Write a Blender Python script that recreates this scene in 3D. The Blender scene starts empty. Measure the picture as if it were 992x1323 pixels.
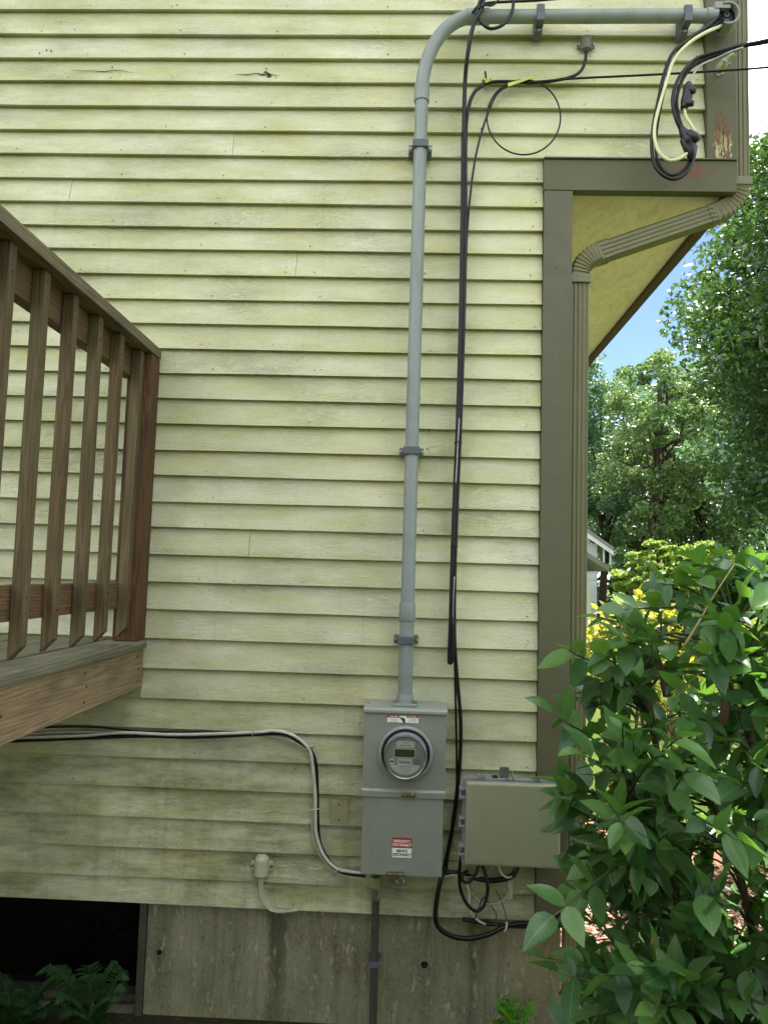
import bpy, bmesh, math, random
import numpy as np
from mathutils import Vector, Matrix
R = math.radians
scene = bpy.context.scene
COL = scene.collection

# ------------------------------------------------------------------ camera
CAM = dict(f=969.77, yaw=0.0354468, pitch=0.0819469, roll=0.029128, pos=Vector((0.0, -2.78081, 1.5)))
def _axes():
    cy, sy = math.cos(CAM['yaw']), math.sin(CAM['yaw']); cp, sp = math.cos(CAM['pitch']), math.sin(CAM['pitch'])
    f = Vector((-sy*cp, cy*cp, sp)); r = Vector((cy, sy, 0)); u = r.cross(f)
    c, s = math.cos(CAM['roll']), math.sin(CAM['roll'])
    return c*r + s*u, -s*r + c*u, f
AR, AU, AF = _axes()
def at(px, py, Y=0.0):
    """a point of the photograph (992 x 1323) on the upright plane y = Y, in metres"""
    v = AF + AR*((px-496)/CAM['f']) - AU*((py-661.5)/CAM['f'])
    return CAM['pos'] + v*((Y-CAM['pos'].y)/v.y)
def atx(px, py, X):
    v = AF + AR*((px-496)/CAM['f']) - AU*((py-661.5)/CAM['f'])
    return CAM['pos'] + v*((X-CAM['pos'].x)/v.x)

cd = bpy.data.cameras.new('camera'); cam = bpy.data.objects.new('camera', cd); COL.objects.link(cam)
cd.sensor_fit = 'HORIZONTAL'; cd.sensor_width = 36; cd.lens = CAM['f']/992*36
cd.clip_start = 0.05; cd.clip_end = 2000
m = Matrix((AR, AU, -AF)).transposed().to_4x4(); m.translation = CAM['pos']; cam.matrix_world = m
scene.camera = cam

# ------------------------------------------------------------------ sky, sun, exposure
SUN_EL, SUN_AZ = 60.0, 65.0            # azimuth counted from +x (house front) towards +y (behind the wall)
w = bpy.data.worlds.new('World'); scene.world = w; w.use_nodes = True
nt = w.node_tree; nt.nodes.clear()
sky = nt.nodes.new('ShaderNodeTexSky'); sky.sky_type = 'NISHITA'; sky.sun_disc = False
sky.sun_elevation = R(SUN_EL); sky.sun_rotation = R(90-SUN_AZ); sky.dust_density = 0.1; sky.ozone_density = 3.0
bg = nt.nodes.new('ShaderNodeBackground'); bg.inputs['Strength'].default_value = 0.05
out = nt.nodes.new('ShaderNodeOutputWorld')
# bright clouds, mostly out of view, added to light the wall
tc = nt.nodes.new('ShaderNodeTexCoord'); mp = nt.nodes.new('ShaderNodeMapping'); mp.inputs['Scale'].default_value = (1.6, 1.6, 2.6); mp.inputs['Location'].default_value = (64.59, 33.37, 15.51)
cn = nt.nodes.new('ShaderNodeTexNoise'); cn.inputs['Scale'].default_value = 1.7; cn.inputs['Detail'].default_value = 7; cn.inputs['Roughness'].default_value = .55
cr = nt.nodes.new('ShaderNodeValToRGB'); cr.color_ramp.elements[0].position = .45; cr.color_ramp.elements[1].position = .58
cr.color_ramp.elements[1].color = (.95, .95, .95, 1)
mx = nt.nodes.new('ShaderNodeMix'); mx.data_type = 'RGBA'
nt.links.new(tc.outputs['Generated'], mp.inputs['Vector']); nt.links.new(mp.outputs[0], cn.inputs['Vector'])
nt.links.new(cn.outputs['Fac'], cr.inputs[0]); nt.links.new(cr.outputs[0], mx.inputs[0])
nt.links.new(sky.outputs[0], mx.inputs[6]); mx.inputs[7].default_value = (29.0, 29.5, 29.0, 1)
nt.links.new(mx.outputs[2], bg.inputs['Color']); nt.links.new(bg.outputs[0], out.inputs[0])

sl = bpy.data.lights.new('sun', 'SUN'); sl.energy = 4.8; sl.angle = R(.53); sl.color = (1, .95, .86)
so = bpy.data.objects.new('sun', sl); COL.objects.link(so)
sd = Vector((math.cos(R(SUN_AZ))*math.cos(R(SUN_EL)), math.sin(R(SUN_AZ))*math.cos(R(SUN_EL)), math.sin(R(SUN_EL))))
so.rotation_euler = sd.to_track_quat('Z', 'Y').to_euler(); so.location = sd*30
vs = scene.view_settings
vs.view_transform = 'Standard'; vs.look = 'None'; vs.gamma = 1; vs.use_curve_mapping = False; vs.exposure = 1.92

# ------------------------------------------------------------------ materials
def lin(h):
    h = h.lstrip('#'); o = []
    for i in (0, 2, 4):
        c = int(h[i:i+2], 16)/255; o.append(c/12.92 if c <= .04045 else ((c+.055)/1.055)**2.4)
    return (*o, 1)
class NT:
    def __init__(s, name):
        s.m = bpy.data.materials.new(name); s.m.use_nodes = True; s.t = s.m.node_tree
        s.b = s.t.nodes['Principled BSDF']; s.o = s.t.nodes['Material Output']
        s.geo = s.t.nodes.new('ShaderNodeNewGeometry'); s.oi = s.t.nodes.new('ShaderNodeObjectInfo'); s.tc = s.t.nodes.new('ShaderNodeTexCoord')
        s.pos = s.geo.outputs['Position']; s.objc = s.tc.outputs['Object']
    def n(s, ty): return s.t.nodes.new(ty)
    def l(s, a, b): s.t.links.new(a, b)
    def mapd(s, vec, scale=(1,1,1), loc=(0,0,0), rot=(0,0,0)):
        k = s.n('ShaderNodeMapping'); k.inputs['Scale'].default_value = scale; k.inputs['Location'].default_value = loc; k.inputs['Rotation'].default_value = rot
        s.l(vec, k.inputs['Vector']); return k.outputs[0]
    def noise(s, vec, scale, detail=4, rough=.55, dist=0):
        k = s.n('ShaderNodeTexNoise'); k.inputs['Scale'].default_value = scale; k.inputs['Detail'].default_value = detail
        k.inputs['Roughness'].default_value = rough; k.inputs['Distortion'].default_value = dist
        s.l(vec, k.inputs['Vector']); return k.outputs['Fac']
    def ramp(s, fac, a, b, ca=0., cb=1.):
        k = s.n('ShaderNodeMapRange'); k.inputs['From Min'].default_value = a; k.inputs['From Max'].default_value = b
        k.inputs['To Min'].default_value = ca; k.inputs['To Max'].default_value = cb; s.l(fac, k.inputs['Value']); return k.outputs[0]
    def math(s, op, a, b=None):
        k = s.n('ShaderNodeMath'); k.operation = op
        for i, v in enumerate((a, b)):
            if v is None: continue
            if isinstance(v, (int, float)): k.inputs[i].default_value = v
            else: s.l(v, k.inputs[i])
        return k.outputs[0]
    def mix(s, fac, a, b, mode='MIX'):
        k = s.n('ShaderNodeMix'); k.data_type = 'RGBA'; k.blend_type = mode
        for i, v in ((0, fac), (6, a), (7, b)):
            if isinstance(v, (int, float)): k.inputs[i].default_value = v
            elif isinstance(v, tuple): k.inputs[i].default_value = v
            else: s.l(v, k.inputs[i])
        return k.outputs[2]
    def sep(s, vec):
        k = s.n('ShaderNodeSeparateXYZ'); s.l(vec, k.inputs[0]); return k.outputs
    def bump(s, h, strength=.3, dist=.002, prev=None):
        k = s.n('ShaderNodeBump'); k.inputs['Strength'].default_value = strength; k.inputs['Distance'].default_value = dist
        s.l(h, k.inputs['Height'])
        if prev is not None: s.l(prev, k.inputs['Normal'])
        return k.outputs[0]
    def fin(s, col, rough=.6, normal=None, metal=0., spec=.5):
        for nm, v in (('Base Color', col), ('Roughness', rough), ('Metallic', metal), ('Specular IOR Level', spec)):
            if isinstance(v, (int, float, tuple)): s.b.inputs[nm].default_value = v
            else: s.l(v, s.b.inputs[nm])
        if normal is not None: s.l(normal, s.b.inputs['Normal'])
        return s.m

def simple(name, c, rough=.5, var=.2, scale=9, bump=.12, bscale=160, metal=0., spec=.5, dirt=None):
    t = NT(name); c = lin(c); d = tuple(v*(1-var) for v in c[:3])+(1,)
    n = t.noise(t.pos, scale, 5); col = t.mix(t.ramp(n, .3, .7), d, c)
    if dirt: col = t.mix(t.ramp(t.noise(t.mapd(t.pos, (1, 1, .35)), 14, 6, .65), .52, .75, 0, .7), col, lin(dirt))
    rg = t.ramp(t.noise(t.pos, scale*3, 4), .3, .7, max(.05, rough-.1), min(1, rough+.12))
    return t.fin(col, rg, t.bump(t.noise(t.pos, bscale, 3), bump, .001), metal, spec)

def siding_mat():
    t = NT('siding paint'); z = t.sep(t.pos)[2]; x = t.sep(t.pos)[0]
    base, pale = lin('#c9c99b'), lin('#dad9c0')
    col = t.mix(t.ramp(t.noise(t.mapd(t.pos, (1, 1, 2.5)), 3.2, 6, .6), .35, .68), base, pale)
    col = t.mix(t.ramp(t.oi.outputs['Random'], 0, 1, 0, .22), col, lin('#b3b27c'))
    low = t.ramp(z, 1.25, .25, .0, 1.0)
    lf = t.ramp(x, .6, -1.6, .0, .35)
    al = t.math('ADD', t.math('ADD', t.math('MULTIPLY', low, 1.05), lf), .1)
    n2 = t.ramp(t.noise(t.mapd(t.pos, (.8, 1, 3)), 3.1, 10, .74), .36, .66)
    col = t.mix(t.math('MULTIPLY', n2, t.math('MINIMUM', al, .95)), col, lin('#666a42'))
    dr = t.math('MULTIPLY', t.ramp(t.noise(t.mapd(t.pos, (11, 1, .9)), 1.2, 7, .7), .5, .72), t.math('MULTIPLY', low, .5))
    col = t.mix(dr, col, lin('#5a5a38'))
    st = t.ramp(t.noise(t.mapd(t.pos, (34, 1, 1.3)), 1, 5, .6), .58, .85, 0, .25)
    col = t.mix(st, col, lin('#85875a'))
    yel = t.ramp(t.noise(t.mapd(t.pos, (1.3, 1, 9)), 2.4, 5, .6), .5, .78, 0, .45)
    col = t.mix(yel, col, lin('#bdb356'))
    sp = t.ramp(t.noise(t.pos, 95, 2, .5), .70, .76, 0, .55)
    col = t.mix(sp, col, lin('#4d4d2b'))
    fs = t.ramp(t.noise(t.mapd(t.pos, (60, 60, 190)), 1.4, 5, .75), .36, .64, -.5, .5)
    col = t.mix(t.ramp(fs, -.5, .5, 0, .16), col, lin('#6d6e48'))
    grain = t.noise(t.mapd(t.pos, (9, 9, 150)), 1.5, 5, .65, .3)
    peel = t.ramp(t.noise(t.mapd(t.pos, (30, 30, 75)), 1.6, 6, .7), .45, .6)
    pm = t.ramp(t.noise(t.mapd(t.pos, (.8, 1, 2.2)), 2.3, 3), .45, .7)
    nb = t.bump(grain, .75, .0020)
    nb = t.bump(t.math('MULTIPLY', peel, pm), 1.0, .0024, nb)
    nb = t.bump(fs, .5, .0012, nb)
    return t.fin(col, .72, nb, spec=.3)

def wood_mat(name, c1, c2, axis, dark='#241308', freq=26, green=0.):
    """grain along one world axis: 0 x, 1 y, 2 z"""
    t = NT(name)
    rnd = t.n('ShaderNodeVectorMath'); rnd.operation = 'SCALE'; rnd.inputs[0].default_value = (3.1, 5.7, 4.3); t.l(t.oi.outputs['Random'], rnd.inputs['Scale'])
    ad = t.n('ShaderNodeVectorMath'); ad.operation = 'ADD'; t.l(t.pos, ad.inputs[0]); t.l(rnd.outputs[0], ad.inputs[1]); p = ad.outputs[0]
    sc = [1, 1, 1]; sc[axis] = .055
    q = t.mapd(p, tuple(sc))
    warp = t.noise(q, 14, 3)
    cb = t.n('ShaderNodeCombineXYZ')
    for i in range(3): t.l(warp, cb.inputs[i])
    ad2 = t.n('ShaderNodeVectorMath'); ad2.operation = 'MULTIPLY_ADD'; t.l(cb.outputs[0], ad2.inputs[0]); ad2.inputs[1].default_value = (.09, .09, .09); t.l(q, ad2.inputs[2])
    wv = t.n('ShaderNodeTexWave'); wv.wave_type = 'RINGS'; wv.rings_direction = 'XYZ'[axis]; wv.inputs['Scale'].default_value = freq; wv.inputs['Distortion'].default_value = 2.2
    wv.inputs['Detail'].default_value = 3; t.l(ad2.outputs[0], wv.inputs['Vector'])
    fine = t.noise(t.mapd(p, tuple(1 if i != axis else .03 for i in range(3))), 260, 4, .6)
    col = t.mix(t.ramp(wv.outputs['Fac'], -.3, 1.1), lin(c1), lin(c2))
    col = t.mix(t.ramp(fine, .45, .75, 0, .6), col, lin(dark))
    col = t.mix(t.ramp(t.noise(t.mapd(p, tuple(.35 if i == axis else 1 for i in range(3))), 9, 5, .6), .42, .75, 0, .5), col, lin(dark))
    kn = t.n('ShaderNodeTexVoronoi'); kn.inputs['Scale'].default_value = 3.6; t.l(t.mapd(p, tuple(.55 if i == axis else 1.5 for i in range(3))), kn.inputs['Vector'])
    col = t.mix(t.ramp(kn.outputs['Distance'], .02, .10, .9, 0), col, lin('#170b05'))
    if green: col = t.mix(t.ramp(t.noise(p, 5, 6, .65), .4, .65, 0, green), col, lin('#565a3a'))
    nb = t.bump(fine, .5, .0015); nb = t.bump(wv.outputs['Fac'], .25, .0015, nb)
    return t.fin(col, .75, nb, spec=.3)

def concrete_mat():
    t = NT('concrete')
    n = t.noise(t.pos, 5, 8, .65)
    col = t.mix(t.ramp(n, .3, .7), lin('#66634b'), lin('#8a8670'))
    st = t.ramp(t.noise(t.mapd(t.pos, (16, 1, 1.1)), 1, 8, .72), .46, .78)
    col = t.mix(t.math('MULTIPLY', st, .85), col, lin('#37361f'))
    sp = t.ramp(t.noise(t.mapd(t.pos, (1, 1, .5)), 130, 4, .7), .42, .62)
    col = t.mix(t.math('MULTIPLY', sp, .22), col, lin('#b0aa8c'))
    big = t.ramp(t.noise(t.mapd(t.pos, (5, 1, .5)), 1.1, 4), .55, .68)
    col = t.mix(t.math('MULTIPLY', big, .7), col, lin('#34351f'))
    ef = t.ramp(t.noise(t.mapd(t.pos, (14, 1, 5)), 2.2, 7, .7), .57, .66)
    col = t.mix(t.math('MULTIPLY', ef, .6), col, lin('#b3af95'))
    gr = t.ramp(t.noise(t.pos, 1.7, 6, .6), .42, .7)
    col = t.mix(t.math('MULTIPLY', gr, .45), col, lin('#5c6436'))
    pit = t.ramp(t.noise(t.mapd(t.pos, (1, 1, .6)), 75, 3, .5), .63, .71)
    col = t.mix(t.math('MULTIPLY', pit, .35), col, lin('#2c2b1b'))
    nb = t.bump(t.noise(t.mapd(t.pos, (1, 1, .6)), 60, 7, .75), .7, .005)
    nb = t.bump(pit, -.9, .006, nb)
    return t.fin(col, .9, nb, spec=.2)

def peel_mat(name, c, cx, cz, rx, rz, woodc, under, hard=True):
    """weathered trim paint with a patch of bare wood where it has flaked off"""
    t = NT(name); s = t.sep(t.pos)
    col = t.mix(t.ramp(t.noise(t.pos, 7, 5), .3, .7), lin(c), tuple(v*1.15 for v in lin(c)[:3])+(1,))
    dx = t.math('DIVIDE', t.math('SUBTRACT', s[0], cx), rx); dz = t.math('DIVIDE', t.math('SUBTRACT', s[2], cz), rz)
    d = t.math('ADD', t.math('MULTIPLY', dx, dx), t.math('MULTIPLY', dz, dz))
    nn = t.math('ADD', t.math('MULTIPLY', t.noise(t.mapd(t.pos, (1, 1, .3)), 38, 4, .6), .6), t.math('MULTIPLY', t.noise(t.mapd(t.pos, (1, 1, .5)), 130, 4, .7), .4))
    e = t.math('ADD', d, t.math('MULTIPLY', t.math('SUBTRACT', nn, .5), 7.0))
    k1 = t.ramp(e, 1.0, .93 if hard else .3, 0, 1 if hard else .8); k2 = t.ramp(e, .55, .45)
    if hard:
        cr2 = t.math('MULTIPLY', t.ramp(s[2], 3.22, 3.16), t.ramp(t.noise(t.mapd(t.pos, (1, 1, .2)), 75, 4, .7), .49, .53))
        wd_ = t.mix(t.ramp(t.noise(t.mapd(t.pos, (1, 1, .2)), 160, 3), .35, .65), lin(woodc), lin('#775836'))
        col = t.mix(k1, col, wd_); col = t.mix(t.math('MULTIPLY', k1, cr2), col, lin(under)); k2 = k1
    else: col = t.mix(k1, col, lin(woodc))
    nb = t.bump(t.noise(t.mapd(t.pos, (1, 1, .3)), 90, 4), .2, .001)
    nb = t.bump(k1, -.4 if hard else 0., .0012, nb)
    return t.fin(col, .6, nb, spec=.35)

def leaf_mat(name, c, c2, trans=.35, rough=.4, tint='#7fa02a', spec=.5, veins=False):
    t = NT(name)
    r = t.math('FRACT', t.math('ADD', t.geo.outputs['Random Per Island'], t.oi.outputs['Random']))
    col = t.mix(r, lin(c), lin(c2))
    col = t.mix(t.ramp(t.noise(t.pos, 30, 4), .4, .75, 0, .3), col, tuple(v*.6 for v in lin(c)[:3])+(1,))
    t.fin(col, rough, t.bump(t.noise(t.pos, 220, 2), .12, .0006), spec=spec)
    tr = t.n('ShaderNodeBsdfTranslucent'); t.l(t.mix(.55, col, lin(tint)), tr.inputs['Color'])
    ms = t.n('ShaderNodeMixShader'); ms.inputs[0].default_value = trans
    t.l(t.b.outputs[0], ms.inputs[1]); t.l(tr.outputs[0], ms.inputs[2]); t.l(ms.outputs[0], t.o.inputs['Surface'])
    return t.m

def vein_leaf(name, c, c2, trans, rough, tint):
    m_ = leaf_mat(name, c, c2, trans, rough, tint); t = NT.__new__(NT); t.m = m_; t.t = m_.node_tree; t.b = t.t.nodes['Principled BSDF']
    tc = t.n('ShaderNodeTexCoord'); sp = t.sep(tc.outputs['Object']); ax = t.math('ABSOLUTE', sp[0])
    mid = t.ramp(ax, .004, .016, 1, 0)
    ph = t.math('SINE', t.math('MULTIPLY', t.math('SUBTRACT', sp[1], t.math('MULTIPLY', ax, .9)), 52.))
    side = t.ramp(ph, .86, 1.0, 0, .45); k = t.math('MAXIMUM', mid, side)
    old = t.b.inputs['Base Color'].links[0].from_socket
    t.l(t.mix(t.math('MULTIPLY', k, .4), old, lin('#8fa860')), t.b.inputs['Base Color'])
    bn = t.bump(k, -.35, .0012); t.l(t.b.inputs['Normal'].links[0].from_socket, bn.node.inputs['Normal']); t.l(bn, t.b.inputs['Normal'])
    return m_
def bark_mat(name, c, c2):
    t = NT(name); n = t.noise(t.mapd(t.pos, (1, 1, .25)), 40, 6, .7)
    return t.fin(t.mix(t.ramp(n, .35, .65), lin(c), lin(c2)), .85, t.bump(n, .7, .006), spec=.2)

def glass_mat(name, tintcol=(1, 1, 1, 1), base=.05):
    t = NT(name); t.t.nodes.remove(t.b)
    tr = t.n('ShaderNodeBsdfTransparent'); tr.inputs[0].default_value = tintcol
    gl = t.n('ShaderNodeBsdfGlossy'); gl.inputs['Roughness'].default_value = .06
    fr = t.n('ShaderNodeFresnel'); fr.inputs[0].default_value = 1.5
    k = t.math('ADD', fr.outputs[0], base)
    ms = t.n('ShaderNodeMixShader'); t.l(k, ms.inputs[0]); t.l(tr.outputs[0], ms.inputs[1]); t.l(gl.outputs[0], ms.inputs[2])
    t.l(ms.outputs[0], t.o.inputs['Surface']); return t.m

def ground_mat(name, a, b, c, sc=9, bs=40, bd=.03):
    t = NT(name)
    col = t.mix(t.ramp(t.noise(t.pos, sc*4, 6, .7), .3, .7), lin(a), lin(b))
    col = t.mix(t.ramp(t.noise(t.pos, sc*.12, 5), .4, .65, 0, .6), col, lin(c))
    return t.fin(col, .95, t.bump(t.noise(t.pos, bs, 5, .7), .8, bd), spec=.1)

def plywood_mat():
    t = NT('soffit paint')
    col = t.mix(t.ramp(t.noise(t.mapd(t.pos, (1, .5, 1)), 6, 6), .3, .7), lin('#d6cfbe'), lin('#e6dfd0'))
    wv = t.n('ShaderNodeTexWave'); wv.inputs['Scale'].default_value = 9; wv.inputs['Distortion'].default_value = 9; wv.inputs['Detail'].default_value = 3; wv.inputs['Detail Scale'].default_value = 1.5
    t.l(t.mapd(t.pos, (1, .35, 1), rot=(0, 0, .5)), wv.inputs['Vector'])
    col = t.mix(t.ramp(t.noise(t.mapd(t.pos, (1, .4, 1), rot=(0, 0, .6)), 38, 6, .7), .45, .7, 0, .35), col, lin('#9a8e72'))
    return t.fin(col, .75, t.bump(t.noise(t.mapd(t.pos, (1, .3, 1), rot=(0, 0, .6)), 70, 5, .7), .6, .004), spec=.25)

M = dict(
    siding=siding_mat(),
    trim=simple('olive trim paint', '#57553c', .55, .12, 6, .15, 120),
    corner_peel=peel_mat('corner board paint', '#57553c', 1.148, 3.19, .030, .105, '#4d3521', '#b4ac7c'),
    band_stain=peel_mat('band board paint', '#57553c', 1.02, 3.055, .10, .035, '#704434', '#57553c', False),
    soffit=plywood_mat(),
    soffit_edge=simple('dark soffit edge', '#4a382a', .7, .3, 30),
    concrete=concrete_mat(),
    downspout=simple('downspout metal', '#6f6c4c', .42, .12, 8, .08, 90, spec=.5),
    pvc=simple('grey pvc', '#868c88', .42, .12, 12, .08, 200, dirt='#6c7566'),
    pvc_dark=simple('dark grey plastic', '#55595d', .5, .15, 20),
    oldpipe=simple('old brown grey pipe', '#46423a', .6, .35, 30, .2, 120, dirt='#33291c'),
    steel=simple('painted meter steel', '#888b80', .4, .12, 5, .08, 300, spec=.5, dirt='#737867'),
    steel_lip=simple('painted lip steel', '#8f9388', .35, .08, 6, .05, 300),
    metal=simple('galvanised metal', '#9a9a94', .35, .25, 30, .1, 200, metal=.9),
    brass=simple('tarnished brass', '#8a7c4c', .4, .4, 60, .2, 200, metal=.8),
    boxplastic=simple('tan grey enclosure plastic', '#8c8d72', .38, .08, 4, .05, 300, dirt='#7f7f64'),
    boxside=simple('enclosure hinge plastic', '#85878a', .4, .1, 9),
    black=simple('black cable jacket', '#070607', .38, .3, 40, .1, 150, spec=.4),
    blackold=simple('weathered black cable', '#131214', .45, .5, 70, .15, 150, spec=.4),
    splice=simple('black splice rubber', '#101116', .42, .3, 60, .25, 90),
    white=simple('white cable jacket', '#c9c8b8', .45, .2, 30, .1, 150),
    cream=simple('cream wire', '#d7d7a4', .4, .12, 18),
    silver=simple('bare aluminium strand', '#a8a8a8', .4, .35, 120, .3, 400, metal=.8),
    copper=simple('thin brown wire', '#5d3a22', .5, .3, 40),
    ivory=simple('ivory plastic', '#b9b49a', .4, .2, 40, dirt='#84806a'),
    greyfit=simple('grey bushing', '#77756a', .6, .25, 60, .3),
    rubber=simple('black gasket', '#08090a', .5, .2, 30),
    dial=simple('meter dial plate', '#a6aaa0', .45, .06, 20),
    bodygrey=simple('meter body', '#8f909a', .35, .08, 12),
    label=simple('white label film', '#ecece2', .5, .06, 30, .03),
    red=simple('red label film', '#a8241c', .5, .08, 30, .03),
    ink=simple('black ink', '#10120f', .6, .05, 20, .0),
    inkgreen=simple('teal ink', '#2c6d62', .6, .05, 20, .0),
    whiteink=simple('white ink', '#e6ded2', .6, .03, 20, .0),
    lcd=simple('lcd', '#3c4420', .2, .1, 60, .0),
    tape=simple('yellow green tape', '#b9c257', .5, .2, 40),
    clampgreen=simple('pale green clamp', '#8f9b6d', .4, .3, 50, .2),
    window=glass_mat('window glass', (.25, .27, .25, 1), .04),
    glass=glass_mat('meter glass', (.97, .98, 1, 1), .0),
    inside=simple('dark basement', '#0c0d0a', .9, .3, 6),
    windowframe=simple('window frame', '#3c3b2c', .6, .3, 12, .2),
    wframedark=simple('dark window mullion', '#12130f', .6, .3, 12),
    hole=simple('hole', '#060604', .9),
    crack=simple('bare cracked wood', '#3a2c18', .9, .5, 90),
    nail=simple('rusty nail', '#4a3a22', .7, .4, 80),
    raw=simple('unpainted siding', '#98946a', .8, .25, 30, .3, 90),
    baluster=wood_mat('baluster wood', '#4f3f2a', '#715d41', 2, green=.35, freq=34),
    post=wood_mat('post wood', '#4a3320', '#684d33', 2, freq=34),
    rail=wood_mat('rail wood', '#533e28', '#765d40', 1, freq=34),
    cap=wood_mat('cap wood', '#5c5040', '#857660', 1, dark='#2d251b', green=.2),
    floorwood=wood_mat('deck board wood', '#5f5b49', '#88836c', 1, dark='#33301f', green=.55),
    rim=wood_mat('rim wood', '#7d6a50', '#a18766', 1, dark='#3f2f1f', freq=30, green=.25),
    bush=leaf_mat('bush leaf', '#2d5430', '#5f8742', .34, .32, '#7cb424'),
    bush_vein=vein_leaf('bush leaf with veins', '#2c5233', '#688f4a', .32, .30, '#7cb424'),
    bush_old=leaf_mat('yellowing leaf', '#9a8a3a', '#b7a052', .3, .5, '#c8b040'),
    stem=bark_mat('bush stem', '#3b2e20', '#7a6a52'),
    twig=simple('dry twig', '#a79a63', .7, .25, 50),
    greentwig=simple('green twig', '#46502a', .6, .25, 50),
    bark=bark_mat('tree bark', '#241c15', '#4d4236'),
    tree_dark=leaf_mat('dark tree leaf', '#233f24', '#3a5c34', .26, .38, '#6a9230'),
    tree_mid=leaf_mat('mid tree leaf', '#3c5b34', '#6d8a56', .34, .36, '#8aa84a'),
    tree_cool=leaf_mat('cool tree leaf', '#3f6248', '#648a66', .32, .38, '#7fa45a'),
    tree_light=leaf_mat('light maple leaf', '#5f8238', '#8da84e', .4, .45, '#b3c850'),
    yellow=leaf_mat('yellow shrub leaf', '#8a9428', '#b9b23c', .42, .4, '#d4d848'),
    lime=leaf_mat('lime shrub leaf', '#5e8026', '#86a032', .45, .4, '#b4cc3a'),
    fern=leaf_mat('fern leaf', '#223f20', '#375e2c', .3, .5, '#7fae30'),
    weed=leaf_mat('weed leaf', '#4c8a22', '#6fae30', .4, .45, '#a6d040'),
    redstem=bark_mat('red shrub stem', '#6b3f22', '#a8683a'),
    lawn=ground_mat('lawn', '#33491a', '#56692a', '#5c6830', 9, 60, .03),
    dirt=ground_mat('soil darkened for shade', '#2d2a1b', '#47412b', '#252616', 9, 50, .02),  # colour kept dark to stand in for shade on the ground
    mulch=ground_mat('mulch bed', '#7b5545', '#a8816e', '#86604f', 12, 60, .03),
    chip=simple('mulch chip', '#b08a78', .9, .5, 25, .4, 80),
    nwall=simple('neighbour siding', '#d5d8de', .6, .06, 3),
    nroof=simple('neighbour shingles', '#8d8c8c', .9, .25, 6, .4, 30),
    ntrim=simple('neighbour trim', '#e2e2e0', .5, .05, 3),
    roof=simple('roof shingles', '#4a4642', .9, .3, 6, .4, 40),
)

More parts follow.
